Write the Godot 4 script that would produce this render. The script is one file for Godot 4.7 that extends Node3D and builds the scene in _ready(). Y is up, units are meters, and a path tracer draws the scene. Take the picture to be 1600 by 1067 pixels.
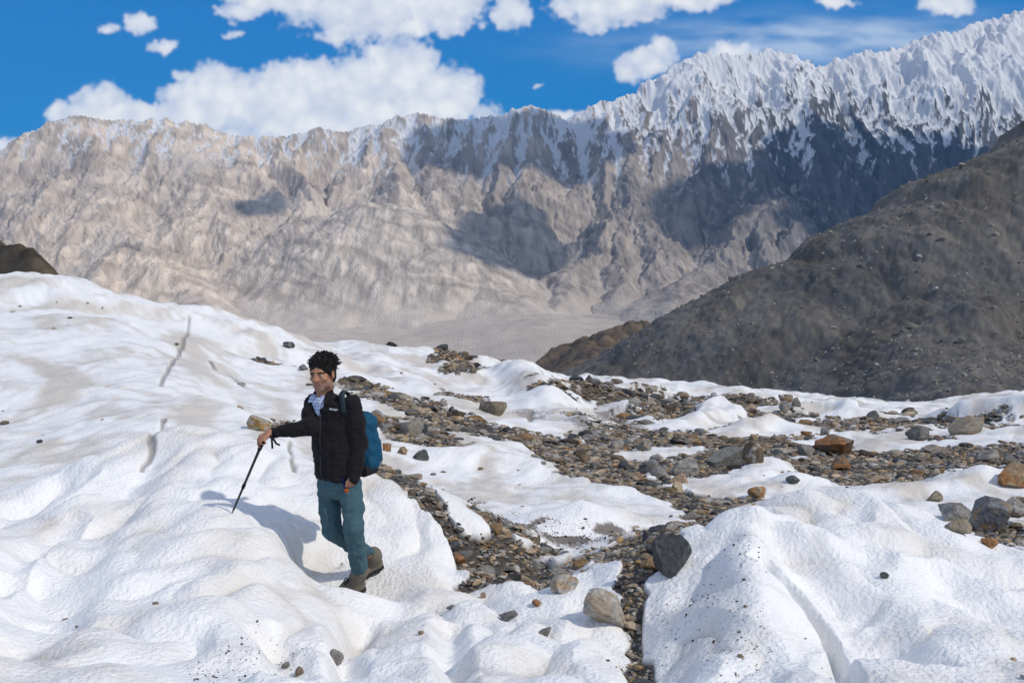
extends Node3D
# A glacier below high mountains: a walker with a pole stands on the ice, stony debris and a moraine wall beside it.

const FOCAL := 1549.0            # lens, in units of the 1600 x 1067 frame
const TO_SUN := Vector3(0.74, 0.84, 0.42)
var eye := Transform3D(Basis(Vector3.RIGHT, deg_to_rad(-3.82)), Vector3(0, 2.3, 0))
var rng := RandomNumberGenerator.new()
var named := {}
var names_used := {}

# ---------------------------------------------------------------- naming, metas
func numbered(n: String) -> String:
	var k: int = names_used.get(n, 0)
	names_used[n] = k + 1
	return n if k == 0 else "%s_%03d" % [n, k]

func tag(o: Node, label: String, category: String, group := "") -> void:
	o.set_meta("label", label)
	o.set_meta("category", category)
	if group != "":
		o.set_meta("group", group)

func setting(called: String, m: Mesh, mat: Material) -> MeshInstance3D:
	var o := MeshInstance3D.new()
	o.name = numbered(called)
	o.mesh = m
	o.material_override = mat
	o.set_meta("kind", "structure")
	add_child(o)
	return o

func part(called: String, m: Mesh, mat: Material, parent: Node) -> MeshInstance3D:
	var o := MeshInstance3D.new()
	o.name = called
	o.mesh = m
	o.material_override = mat
	parent.add_child(o, true)
	return o

func thing(called: String, at: Vector3) -> Node3D:
	var o := Node3D.new()
	o.name = numbered(called)
	add_child(o)
	o.position = at
	return o

# ---------------------------------------------------------------- small helpers
func noise(sd: int, wave: float, octaves := 1, kind := FastNoiseLite.TYPE_SIMPLEX_SMOOTH, ridged := false) -> FastNoiseLite:
	var n := FastNoiseLite.new()
	n.seed = sd
	n.noise_type = kind
	n.frequency = 1.0 / wave
	if octaves > 1:
		n.fractal_type = FastNoiseLite.FRACTAL_RIDGED if ridged else FastNoiseLite.FRACTAL_FBM
		n.fractal_octaves = octaves
	else:
		n.fractal_type = FastNoiseLite.FRACTAL_NONE
	return n

func noise_tex(size: int, sd: int, freq: float, octaves: int, lo: Color, hi: Color, kind := FastNoiseLite.TYPE_SIMPLEX_SMOOTH) -> NoiseTexture2D:
	var t := NoiseTexture2D.new()
	t.width = size
	t.height = size
	t.seamless = true
	var n := FastNoiseLite.new()
	n.seed = sd
	n.noise_type = kind
	n.frequency = freq
	n.fractal_octaves = octaves
	t.noise = n
	var g := Gradient.new()
	g.set_color(0, lo)
	g.set_color(1, hi)
	t.color_ramp = g
	return t

func sstep(a: float, b: float, x: float) -> float:
	var t := clampf((x - a) / (b - a), 0.0, 1.0)
	return t * t * (3.0 - 2.0 * t)

# a point of the place: seen in direction (px, py) of the frame, d metres ahead
func spot(px: float, py: float, d: float) -> Vector3:
	var v := eye.basis * Vector3((px - 800.0) / FOCAL, (533.5 - py) / FOCAL, -1.0)
	return eye.origin + v * (d / -v.z)

func grid_mesh(pos: PackedVector3Array, col: PackedColorArray, nc: int, nr: int) -> ArrayMesh:
	# rows run away from the eye, columns to the right
	var nor := PackedVector3Array()
	nor.resize(pos.size())
	for r in nr:
		var r0 := maxi(r - 1, 0) * nc
		var r1 := mini(r + 1, nr - 1) * nc
		for c in nc:
			var dx := pos[r * nc + mini(c + 1, nc - 1)] - pos[r * nc + maxi(c - 1, 0)]
			var dz := pos[r1 + c] - pos[r0 + c]
			nor[r * nc + c] = dx.cross(dz).normalized()
	var idx := PackedInt32Array()
	idx.resize((nc - 1) * (nr - 1) * 6)
	var k := 0
	for r in nr - 1:
		for c in nc - 1:
			var a := r * nc + c
			idx[k] = a
			idx[k + 1] = a + nc
			idx[k + 2] = a + 1
			idx[k + 3] = a + 1
			idx[k + 4] = a + nc
			idx[k + 5] = a + nc + 1
			k += 6
	var arr := []
	arr.resize(Mesh.ARRAY_MAX)
	arr[Mesh.ARRAY_VERTEX] = pos
	arr[Mesh.ARRAY_NORMAL] = nor
	arr[Mesh.ARRAY_COLOR] = col
	arr[Mesh.ARRAY_INDEX] = idx
	var m := ArrayMesh.new()
	m.add_surface_from_arrays(Mesh.PRIMITIVE_TRIANGLES, arr)
	return m

func in_parallel(f: Callable, n: int) -> void:
	WorkerThreadPool.wait_for_group_task_completion(WorkerThreadPool.add_group_task(f, n, -1, true))

func gathered(rows: Array) -> PackedVector3Array:
	var p := PackedVector3Array()
	for r in rows:
		p.append_array(r)
	return p

func gathered_colors(rows: Array) -> PackedColorArray:
	var p := PackedColorArray()
	for r in rows:
		p.append_array(r)
	return p

# ---------------------------------------------------------------- ridges: polylines whose flanks fall away on both sides
# each segment: ax, az, ah, bx, bz, bh, slope, roundness, reach
func segments_of(lines: Array) -> Array[PackedFloat32Array]:
	var out: Array[PackedFloat32Array] = []
	for l in lines:
		var pts: Array = l[0]
		for i in pts.size() - 1:
			var a := spot(pts[i][0], pts[i][1], pts[i][2])
			var b := spot(pts[i + 1][0], pts[i + 1][1], pts[i + 1][2])
			out.append(PackedFloat32Array([a.x, a.z, a.y, b.x, b.z, b.y, l[1], l[2], l[3]]))
	return out

func ridge_height(s: PackedFloat32Array, x: float, z: float) -> float:
	var ex := s[3] - s[0]
	var ez := s[4] - s[1]
	var t := clampf(((x - s[0]) * ex + (z - s[1]) * ez) / (ex * ex + ez * ez + 1e-9), 0.0, 1.0)
	var dx := x - s[0] - ex * t
	var dz := z - s[1] - ez * t
	var r := s[7]
	return s[2] + (s[5] - s[2]) * t - s[6] * (sqrt(dx * dx + dz * dz + r * r) - r)

# ---------------------------------------------------------------- sky: blue air with cumulus, as a computed panorama
const SKY_W := 4096
const SKY_H := 2048
var puffs: Array[PackedFloat32Array] = []
var cloud_big := noise(11, 62.0, 4)
var cloud_warp := noise(12, 40.0, 3)
var cloud_fine := noise(13, 14.0, 4)
var cell_big := noise(16, 52.0, 1, FastNoiseLite.TYPE_CELLULAR)
var cell_fine := noise(17, 19.0, 1, FastNoiseLite.TYPE_CELLULAR)
var wisp := noise(14, 60.0, 5)
var sky_far := noise(15, 0.30, 5)
var sky_rows := []
var sky_cols := Vector2i()

func blue(el: float) -> Color:
	var t := clampf(el / 0.42, 0.0, 1.0)
	return Color(0.030, 0.330, 0.690).lerp(Color(0.0, 0.135, 0.480), pow(t, 0.55)).lerp(Color(0.0, 0.10, 0.36), sstep(0.4, 1.4, el))

func cloud_density(x: float, y: float) -> float:
	var wx := x + 9.0 * cloud_warp.get_noise_2d(x, y) + 4.0 * cloud_fine.get_noise_2d(x + 300.0, y)
	var wy := y + 9.0 * cloud_warp.get_noise_2d(x + 500.0, y) + 4.0 * cloud_fine.get_noise_2d(x, y + 300.0)
	var e := -1.0
	for p in puffs:
		var dx := (wx - p[0]) / p[2]
		if absf(dx) > 1.6:
			continue
		var dy := (wy - p[1]) / p[3]
		var q := dx * dx + dy * dy
		if q < 2.6:
			e = maxf(e, (1.0 - sqrt(q)) * p[4])
	if e < -0.6:
		return e
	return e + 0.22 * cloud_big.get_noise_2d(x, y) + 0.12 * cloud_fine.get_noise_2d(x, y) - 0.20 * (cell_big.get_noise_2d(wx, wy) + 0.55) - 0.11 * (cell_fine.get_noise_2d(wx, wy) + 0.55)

func sky_row(j: int) -> void:
	var row := PackedColorArray()
	row.resize(sky_cols.y - sky_cols.x)
	var el := PI / 2 - (j + 0.5) / SKY_H * PI
	for i in row.size():
		var az := (float(sky_cols.x + i) + 0.5) / SKY_W * TAU - PI
		var dir := Vector3(sin(az) * cos(el), sin(el), -cos(az) * cos(el))
		var c := eye.basis.inverse() * dir
		var x := 800.0 - c.x / c.z * FOCAL
		var y := 533.5 + c.y / c.z * FOCAL
		var air := blue(el)
		# thin high streaks
		var s := exp(-pow((y - 62.0 + (x - 1250.0) * 0.03) / 34.0, 2.0) - pow((x - 1280.0) / 260.0, 2.0))
		var streak := clampf(s * (0.75 + 1.1 * wisp.get_noise_2d(x * 0.35 - y * 0.25, y * 1.6)), 0.0, 0.85)
		air = air.lerp(Color(0.66, 0.76, 0.88), streak * 0.75)
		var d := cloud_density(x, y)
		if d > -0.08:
			# one white; air shows through thin rims, and between billows to imitate grey shading
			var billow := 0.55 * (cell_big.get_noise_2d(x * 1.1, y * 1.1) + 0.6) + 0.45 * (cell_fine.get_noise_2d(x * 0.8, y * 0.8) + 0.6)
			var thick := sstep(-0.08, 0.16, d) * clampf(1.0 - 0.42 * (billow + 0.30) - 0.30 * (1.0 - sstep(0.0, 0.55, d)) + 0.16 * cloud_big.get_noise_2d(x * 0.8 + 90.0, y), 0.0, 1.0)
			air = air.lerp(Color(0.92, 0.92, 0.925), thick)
		row[i] = Color(air.r, air.g, air.b, 1.0)
	sky_rows[j] = row

func far_sky_row(j: int) -> void:
	var row := PackedColorArray()
	row.resize(1024)
	var el := PI / 2 - (j + 0.5) / 512.0 * PI
	for i in 1024:
		var az := (i + 0.5) / 1024.0 * TAU - PI
		var air := blue(maxf(el, 0.0))
		if el > 0.0:
			var k := 1.0 / (0.35 + sin(el))
			var n := sky_far.get_noise_3d(sin(az) * cos(el) * k, sin(el) * k * 1.5, -cos(az) * cos(el) * k)
			air = air.lerp(Color(0.80, 0.82, 0.86), sstep(-0.13, 0.13, n) * 0.95)  # cloud cover made denser out of view, to add fill light
		row[i] = Color(air.r, air.g, air.b, 1.0)
	sky_rows[j] = row

func make_sky() -> ImageTexture:
	for p in [[620, 115, 70, 62, 1], [560, 145, 75, 62, 1], [688, 150, 66, 58, 1], [480, 140, 62, 52, 1], [430, 160, 70, 62, 1], [345, 150, 72, 50, 1], [290, 152, 48, 34, 1], [600, 88, 36, 30, 1], [652, 92, 40, 34, 1], [300, 130, 30, 16, .5], [280, 118, 16, 10, .5],
			[500, 112, 34, 24, 1], [520, 185, 260, 52, 1], [150, 165, 46, 36, 1], [205, 182, 60, 30, 1], [112, 178, 42, 22, 1], [160, 185, 90, 24, 1], [310, 180, 90, 30, 1], [8, 236, 38, 22, .9],
			[560, 12, 120, 56, .9], [450, -8, 100, 36, .9], [690, 12, 80, 44, .9], [640, 40, 40, 20, .8], [800, 18, 38, 30, .8], [372, 20, 40, 15, .8], [345, 22, 20, 12, .6],
			[960, 4, 110, 34, .8], [1060, -8, 90, 26, .9], [930, 34, 36, 18, .6], [167, 43, 18, 10, .7], [220, 37, 26, 15, .8], [257, 71, 28, 11, .6], [366, 52, 16, 6, .5],
			[1008, 98, 46, 26, .7], [1032, 76, 26, 22, .7], [985, 112, 24, 22, .7], [1145, 82, 44, 20, .8], [1480, 6, 46, 18, .8], [1310, 4, 34, 10, .7], [885, 180, 30, 10, .7], [838, 134, 12, 4, .5]]:
		puffs.append(PackedFloat32Array(p))
	sky_rows.resize(512)
	in_parallel(far_sky_row, 512)
	var img := Image.create(1024, 512, false, Image.FORMAT_RGBAF)
	for j in 512:
		for i in 1024:
			img.set_pixel(i, j, sky_rows[j][i])
	img.resize(SKY_W, SKY_H, Image.INTERPOLATE_CUBIC)
	# the part of the sky above the range, at full detail; its rim melts into the rest
	sky_cols = Vector2i(int((0.5 - 40.0 / 360.0) * SKY_W), int((0.5 + 40.0 / 360.0) * SKY_W))
	var j0 := int((90.0 - 24.0) / 180.0 * SKY_H)
	var j1 := int(90.0 / 180.0 * SKY_H)
	sky_rows.resize(SKY_H)
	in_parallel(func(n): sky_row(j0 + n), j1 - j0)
	var w := sky_cols.y - sky_cols.x
	for j in range(j0, j1):
		var row: PackedColorArray = sky_rows[j]
		for i in w:
			var share := sstep(0.0, 90.0, float(i)) * sstep(0.0, 90.0, float(w - 1 - i)) * sstep(0.0, 60.0, float(j - j0))
			img.set_pixel(sky_cols.x + i, j, img.get_pixel(sky_cols.x + i, j).lerp(row[i], share))
	sky_rows.clear()
	# a panorama begins straight ahead
	var turned := Image.create(SKY_W, SKY_H, false, Image.FORMAT_RGBAF)
	turned.blit_rect(img, Rect2i(SKY_W / 2, 0, SKY_W / 2, SKY_H), Vector2i.ZERO)
	turned.blit_rect(img, Rect2i(0, 0, SKY_W / 2, SKY_H), Vector2i(SKY_W / 2, 0))
	return ImageTexture.create_from_image(turned)

# ---------------------------------------------------------------- the range across the valley
var m_seg: Array[PackedFloat32Array] = []
var m_warp := noise(21, 700.0, 3)
var m_rib := noise(22, 420.0, 5, FastNoiseLite.TYPE_SIMPLEX_SMOOTH, true)
var m_rough := noise(23, 130.0, 5, FastNoiseLite.TYPE_SIMPLEX_SMOOTH, true)
var m_tone := noise(24, 600.0, 4)
var m_tone2 := noise(25, 80.0, 5)
var m_beds := noise(28, 60.0, 4)
var m_crisp := noise(29, 48.0, 4, FastNoiseLite.TYPE_SIMPLEX_SMOOTH, true)
var m_snow := noise(26, 150.0, 4)
var m_streak := noise(27, 34.0, 3)
var m_a := PackedFloat32Array()
var m_d := PackedFloat32Array()
var m_rows := []
var m_cols := []
var m_bins := []
var m_tint := []
var crest := PackedFloat32Array()

func bin_segments(seg: Array[PackedFloat32Array], a: PackedFloat32Array, floor_h: float) -> Array:
	# for each column of the fan the ridges that can reach it
	var out := []
	for i in a.size():
		var near := PackedInt32Array()
		for k in seg.size():
			var s := seg[k]
			var top := maxf(s[2], s[5])
			var reach: float = s[8] if s[8] > 10.0 else (top - floor_h) / s[6] + s[7]
			var da := -s[1]
			var db := -s[4]
			var lo := minf(s[0] - a[i] * da, s[3] - a[i] * db)
			var hi := maxf(s[0] - a[i] * da, s[3] - a[i] * db)
			if lo - reach * 1.15 < 0.0 and hi + reach * 1.15 > 0.0:
				near.append(k)
		out.append(near)
	return out

func patch(x: float, z: float, px: float, py: float, d: float, rx: float, rz: float) -> float:
	var c := spot(px, py, d)
	var q := pow((x - c.x) / rx, 2.0) + pow((z - c.z) / rz, 2.0)
	return exp(-q)

func mountain_row(r: int) -> void:
	var n := m_a.size()
	var pos := PackedVector3Array()
	pos.resize(n)
	var up_row := PackedFloat32Array()
	var rib_row := PackedFloat32Array()
	var rough_row := PackedFloat32Array()
	up_row.resize(n)
	rib_row.resize(n)
	rough_row.resize(n)
	var d := m_d[r]
	var live := PackedByteArray()
	for s in m_seg:
		var reach: float = s[8] + 120.0 if s[8] > 10.0 else (maxf(s[2], s[5]) + 260.0) / s[6] + 120.0
		live.append(1 if maxf(-s[1], -s[4]) + reach > d and minf(-s[1], -s[4]) - reach < d else 0)
	for c in n:
		var x := m_a[c] * d
		var z := -d
		var px := 800.0 + m_a[c] * FOCAL
		var east := sstep(-1200.0, 2200.0, x)
		var wx := x + 90.0 * m_warp.get_noise_2d(x, z) + 30.0 * m_rough.get_noise_2d(x * 0.5, z * 0.5)
		var wz := z + 90.0 * m_warp.get_noise_2d(x + 3000.0, z)
		var floor_h := -245.0 + (d - 2600.0) * 0.055
		var h := floor_h
		for k in m_bins[c]:
			if live[k] == 0:
				continue
			h = maxf(h, ridge_height(m_seg[k], wx, wz))
		var up := h - floor_h
		var amp := sstep(10.0, 260.0, up)
		# ribs and gullies run down the fall line
		var rib := m_rib.get_noise_2d(wx * (1.25 - 0.4 * east), wz * 0.36)
		var rough := m_rough.get_noise_2d(x * 1.2 + 40.0 * rib, z * 0.6)
		var soft := 1.0 - 0.62 * patch(x, z, 620, 420, 4150, 620, 700)
		h += amp * soft * ((26.0 + 26.0 * east) * (rib - 0.35) + 23.0 * (rough - 0.35)) * (0.7 + 0.5 * east)
		# rills in the loose slopes
		h += sstep(10.0, 120.0, up) * (1.0 - soft) * 11.0 * m_streak.get_noise_2d(x * 0.8, z * 0.07)
		h += amp * soft * 11.0 * (m_crisp.get_noise_2d(x, z * 0.6) - 0.3)
		pos[c] = Vector3(x, h + 2.3, z)
		up_row[c] = up
		rib_row[c] = rib
		rough_row[c] = rough
	m_rows[r] = pos
	m_cols[r] = [up_row, rib_row, rough_row]

func mountain_colors(r: int) -> void:
	var n := m_a.size()
	var col := PackedColorArray()
	col.resize(n)
	var here: PackedVector3Array = m_rows[r]
	var r0: PackedVector3Array = m_rows[maxi(r - 1, 0)]
	var r1: PackedVector3Array = m_rows[mini(r + 1, m_rows.size() - 1)]
	var f0: PackedVector3Array = m_rows[maxi(r - 4, 0)]
	var f1: PackedVector3Array = m_rows[mini(r + 4, m_rows.size() - 1)]
	for c in n:
		var p := here[c]
		var x := p.x
		var z := p.z
		var h := p.y - 2.3
		var up: float = m_cols[r][0][c]
		var rib: float = m_cols[r][1][c]
		var rough: float = m_cols[r][2][c]
		var east := sstep(-1200.0, 2200.0, x)
		var nor := (here[mini(c + 1, n - 1)] - here[maxi(c - 1, 0)]).cross(r1[c] - r0[c]).normalized()
		var hollow := (here[mini(c + 7, n - 1)].y + here[maxi(c - 7, 0)].y) * 0.5 - p.y
		# ---- what it is made of
		var t1 := m_tone.get_noise_2d(x, z)
		var t2 := m_tone2.get_noise_2d(x, z + h)
		var rock := Color(0.68, 0.575, 0.475).lerp(Color(0.45, 0.39, 0.34), sstep(-0.25, 0.30, t1))
		rock = rock.lerp(Color(0.105, 0.10, 0.105), east)
		rock = rock.lerp(Color(0.74, 0.62, 0.50), clampf(patch(x, z, 200, 420, 3900, 650, 900) * 0.8, 0.0, 1.0))
		rock = rock.lerp(Color(0.64, 0.565, 0.485), patch(x, z, 620, 420, 4100, 650, 800) * 0.8)
		rock = rock.lerp(Color(0.44, 0.37, 0.31), patch(x, z, 1020, 420, 4400, 500, 600) * 0.7)
		rock = rock.lerp(Color(0.30, 0.275, 0.25), patch(x, z, 1200, 420, 4400, 600, 600) * 0.6)
		# tilted beds of harder and softer rock
		var bedding := m_beds.get_noise_2d(x * 0.12, (h + 0.25 * x + 60.0 * t1) * 1.0)
		rock = rock.lerp(Color(0.27, 0.225, 0.19).lerp(Color(0.075, 0.075, 0.08), east), sstep(0.02, 0.40, bedding + 0.6 * t2) * 0.55)
		var k2 := 1.02 + 0.75 * t2 + 0.25 * rough
		rock = Color(rock.r * k2, rock.g * k2, rock.b * k2)
		# pale scree lies in the gullies and on the lower aprons
		var scree := sstep(2.0, 16.0, hollow + 5.0 * m_streak.get_noise_2d(x * 0.8, z * 0.12)) * sstep(0.55, 0.75, nor.y) * (1.0 - sstep(600.0, 1000.0, up) * 0.6)
		scree = maxf(scree, 1.3 * patch(x, z, 195, 290, 4950, 60, 260) - 0.1)
		scree = maxf(scree, 1.3 * patch(x, z, 300, 250, 5250, 110, 240) - 0.1)
		scree = maxf(scree, 1.2 * patch(x, z, 505, 300, 5000, 100, 200) - 0.1)
		scree = maxf(scree, 1.2 * patch(x, z, 150, 390, 4200, 60, 420) - 0.1)
		scree = minf(scree, 1.0)
		scree = maxf(scree, 1.0 - sstep(15.0, 120.0, up))
		rock = rock.lerp(Color(0.74, 0.66, 0.575).lerp(Color(0.48, 0.42, 0.385), east), scree * 0.70)
		# snow above a line that falls towards the high peaks
		var line := lerpf(620.0, 560.0, sstep(-1800.0, 600.0, x))
		line = lerpf(line, 640.0, sstep(600.0, 2600.0, x))
		# it keeps to gullies and to the flanks that the sun does not reach, and slides off the steep rock
		var s := (h - line) / 330.0 + 0.55 * m_snow.get_noise_2d(x * 1.3, z * 0.7) + 0.45 * m_streak.get_noise_2d(x * 1.1 + 700.0, z * 0.5)
		s += clampf(hollow / 22.0, -0.5, 0.6) - 0.75 * clampf(nor.x * 1.6, -0.8, 1.0) + 1.3 * (nor.y - 0.68) - 0.35 * (rough - 0.3)
		s += 0.75 * sstep(2200.0, 3100.0, x) * sstep(900.0, 1400.0, h) - 0.22 * sstep(300.0, 900.0, x) * (1.0 - sstep(2200.0, 2900.0, x))
		var snow := sstep(0.44 + 0.20 * east, 0.56 + 0.20 * east, s) * sstep(-160.0, 60.0, h - line)
		col[c] = rock.lerp(Color(0.86, 0.87, 0.89), snow)
	m_tint[r] = col

# spurs branch off a ridge on either side and drop a little less steeply than its flank, so that they stand out as ribs
func side_spurs(s: PackedFloat32Array, level: int, crest_line: bool) -> void:
	var along_v := Vector2(s[3] - s[0], s[4] - s[1])
	var long := along_v.length()
	if long < 1.0:
		return
	var u := along_v / long
	var every := (240.0 if crest_line else 190.0) if level == 1 else 95.0
	var t := rng.randf() * every
	var flip := rng.randi() % 2
	while t < long:
		flip += 1
		var f := t / long
		var side := Vector2(-u.y, u.x) * (1.0 if flip % 2 == 0 else -1.0)
		var down := u if s[5] < s[2] else -u
		var dir := (side + down * rng.randf_range(0.25, 0.9)).normalized()
		if crest_line:
			dir = Vector2(rng.randf_range(-0.65, 0.65), 1.0).normalized()
		var at := Vector2(lerpf(s[0], s[3], f), lerpf(s[1], s[4], f))
		var h := lerpf(s[2], s[5], f)
		var run := rng.randf_range(0.6, 1.3) * (850.0 if crest_line else (330.0 if level == 1 else 150.0))
		var drop := s[6] * (rng.randf_range(0.55, 0.70) if crest_line else rng.randf_range(0.66, 0.84))
		var mid := at + dir * run * 0.5 + Vector2(rng.randf_range(-1, 1), rng.randf_range(-1, 1)) * run * 0.10
		var tip := at + dir * run
		var steep := (0.9 if crest_line else s[6]) * rng.randf_range(1.2, 1.55)
		var reach := run * 0.32
		var one := PackedFloat32Array([at.x, at.y, h - 4.0, mid.x, mid.y, h - 4.0 - drop * run * 0.5, steep, 4.0, reach])
		var two := PackedFloat32Array([mid.x, mid.y, h - 4.0 - drop * run * 0.5, tip.x, tip.y, h - 4.0 - drop * run * 1.06, steep, 4.0, reach])
		m_seg.append(one)
		m_seg.append(two)
		if level == 1 and (crest_line or rng.randf() < 0.7):
			side_spurs(one, 2, false)
			side_spurs(two, 2, false)
		t += every * rng.randf_range(0.6, 1.4)

func make_mountains() -> void:
	var lines := [
		# the crest
		[[[-420, 300, 5000], [-200, 330, 5000], [0, 252, 5100], [55, 205, 5250], [112, 180, 5350], [200, 184, 5450], [265, 188, 5500], [330, 192, 5600], [375, 212, 5650], [440, 214, 5700], [492, 197, 5750], [540, 206, 5800], [600, 188, 5850], [650, 178, 5900], [700, 187, 5950], [760, 180, 6000], [812, 166, 6050], [850, 166, 6100], [890, 188, 6150], [930, 168, 6200], [965, 150, 6250], [1000, 143, 6300], [1052, 107, 6400], [1095, 84, 6450], [1140, 91, 6500], [1180, 82, 6550], [1211, 70, 6600], [1250, 93, 6600], [1275, 102, 6650], [1340, 82, 6700], [1400, 82, 6750], [1452, 54, 6800], [1480, 52, 6800], [1510, 42, 6900], [1560, 27, 7000], [1600, 10, 7000], [1700, -30, 7000], [1900, -60, 7000], [2150, 20, 7000]], 1.15, 5.0, 0],
		# left massif
		[[[112, 180, 5350], [90, 270, 4900], [30, 350, 4400], [-60, 440, 3900]], 0.70, 30.0, 0],
		[[[112, 180, 5350], [165, 290, 4850], [215, 370, 4350], [300, 450, 3850], [400, 520, 3450]], 0.62, 40.0, 0],
		[[[215, 370, 4350], [150, 430, 3900], [110, 480, 3550]], 0.75, 30.0, 0],
		[[[265, 188, 5500], [315, 270, 5150], [350, 330, 4800], [400, 400, 4300], [470, 480, 3800], [500, 530, 3500]], 0.60, 40.0, 0],
		[[[375, 212, 5650], [395, 262, 5350], [420, 300, 5100]], 0.8, 20.0, 0],
		[[[440, 214, 5700], [460, 270, 5400], [480, 320, 5000]], 0.8, 20.0, 0],
		# round hill
		[[[490, 338, 4600], [560, 318, 4600], [620, 316, 4600], [665, 340, 4500], [720, 395, 4250], [775, 450, 3950], [822, 492, 3650]], 0.60, 70.0, 0],
		[[[560, 318, 4600], [545, 400, 4150], [530, 470, 3800], [520, 530, 3450]], 0.58, 90.0, 0],
		[[[640, 325, 4550], [650, 400, 4150], [660, 470, 3800], [665, 535, 3420]], 0.58, 90.0, 0],
		[[[600, 188, 5850], [610, 240, 5500], [620, 290, 5150]], 0.85, 15.0, 0],
		[[[650, 178, 5900], [690, 250, 5500], [680, 310, 5150]], 0.85, 15.0, 0],
		# middle
		[[[760, 180, 6000], [740, 250, 5600], [735, 330, 5100], [770, 400, 4650]], 0.85, 15.0, 0],
		[[[812, 166, 6050], [830, 240, 5650], [825, 320, 5150], [830, 400, 4700]], 0.9, 12.0, 0],
		[[[890, 188, 6150], [900, 260, 5700], [880, 330, 5250]], 0.9, 12.0, 0],
		[[[965, 150, 6250], [975, 230, 5800], [985, 300, 5300], [930, 390, 4700], [895, 440, 4350], [870, 482, 3950]], 0.85, 15.0, 0],
		[[[985, 300, 5300], [1025, 360, 4900], [1040, 420, 4500], [1050, 470, 4150]], 0.8, 20.0, 0],
		[[[985, 300, 5300], [975, 380, 4750], [965, 450, 4250]], 0.85, 15.0, 0],
		# high wall
		[[[1095, 84, 6450], [1120, 170, 6000], [1110, 250, 5600], [1075, 320, 5200]], 0.95, 8.0, 0],
		[[[1052, 107, 6400], [1040, 190, 5950], [1020, 270, 5550]], 0.95, 8.0, 0],
		[[[1180, 82, 6550], [1190, 160, 6150], [1195, 240, 5700], [1195, 300, 5250]], 1.0, 8.0, 0],
		[[[1195, 300, 5250], [1140, 360, 4850], [1090, 430, 4400], [1050, 490, 4000]], 0.8, 15.0, 0],
		[[[1195, 300, 5250], [1200, 380, 4700], [1190, 450, 4250], [1170, 510, 3850]], 0.8, 20.0, 0],
		[[[1195, 300, 5250], [1255, 350, 4900], [1310, 392, 4600], [1370, 440, 4200]], 0.8, 15.0, 0],
		[[[1211, 70, 6600], [1235, 150, 6200], [1265, 230, 5800], [1300, 300, 5400], [1340, 360, 5000]], 1.0, 8.0, 0],
		[[[1275, 102, 6650], [1310, 180, 6250], [1345, 260, 5800]], 1.0, 8.0, 0],
		[[[1340, 82, 6700], [1390, 170, 6250], [1440, 250, 5800], [1480, 320, 5400]], 0.95, 8.0, 0],
		[[[1452, 54, 6800], [1500, 140, 6400], [1550, 220, 5950], [1600, 300, 5500]], 0.9, 8.0, 0],
		[[[1600, 10, 7000], [1640, 120, 6500], [1680, 220, 5900]], 0.8, 15.0, 0],
	]
	m_seg = segments_of(lines)
	rng.seed = 5
	var mains := m_seg.size()
	for k in mains:
		side_spurs(m_seg[k], 1, k < 38)
	for s in m_seg:      # heights above eye level
		s[2] -= 2.3
		s[5] -= 2.3
	# stony fan below the gorge
	var fan := spot(838, 492, 3650)
	m_seg.append(PackedFloat32Array([fan.x, fan.z, fan.y, fan.x + 20.0, fan.z + 900.0, fan.y - 75.0, 0.10, 20.0, 0]))
	var fan2 := spot(1075, 440, 4100)
	m_seg.append(PackedFloat32Array([fan2.x, fan2.z, fan2.y, fan2.x - 200.0, fan2.z + 800.0, -210.0, 0.42, 30.0, 0]))
	for i in 1080:
		m_a.append(lerpf(-0.66, 0.66, i / 1079.0))
	for i in 340:
		m_d.append(lerpf(2500.0, 7350.0, i / 339.0))
	m_bins = bin_segments(m_seg, m_a, -260.0)
	m_rows.resize(m_d.size())
	m_cols.resize(m_d.size())
	m_tint.resize(m_d.size())
	in_parallel(mountain_row, m_d.size())
	in_parallel(mountain_colors, m_d.size())
	var mat := StandardMaterial3D.new()
	mat.vertex_color_use_as_albedo = true
	mat.roughness = 0.95
	mat.metallic_specular = 0.2
	mat.uv1_triplanar = true
	mat.uv1_world_triplanar = true
	mat.uv1_scale = Vector3.ONE / 330.0
	mat.albedo_texture = noise_tex(1024, 31, 0.06, 5, Color(0.84, 0.835, 0.83), Color(1, 1, 1))
	mat.heightmap_enabled = true
	mat.heightmap_texture = noise_tex(1024, 32, 0.035, 6, Color.BLACK, Color.WHITE)
	mat.heightmap_scale = 520.0
	setting("mountains", grid_mesh(gathered(m_rows), gathered_colors(m_tint), m_a.size(), m_d.size()), mat)
	m_rows.clear()
	m_cols.clear()

# ---------------------------------------------------------------- the moraine wall, the brown hill, the dark crag
var w_seg: Array[PackedFloat32Array] = []
var w_a := PackedFloat32Array()
var w_d := PackedFloat32Array()
var w_bins := []
var w_warp := noise(41, 60.0, 4)
var w_gully := noise(42, 26.0, 4, FastNoiseLite.TYPE_SIMPLEX_SMOOTH, true)
var w_rough := noise(43, 7.0, 4)
var w_tone := noise(44, 40.0, 4)
var w_fine := noise(45, 3.0, 3)

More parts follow.
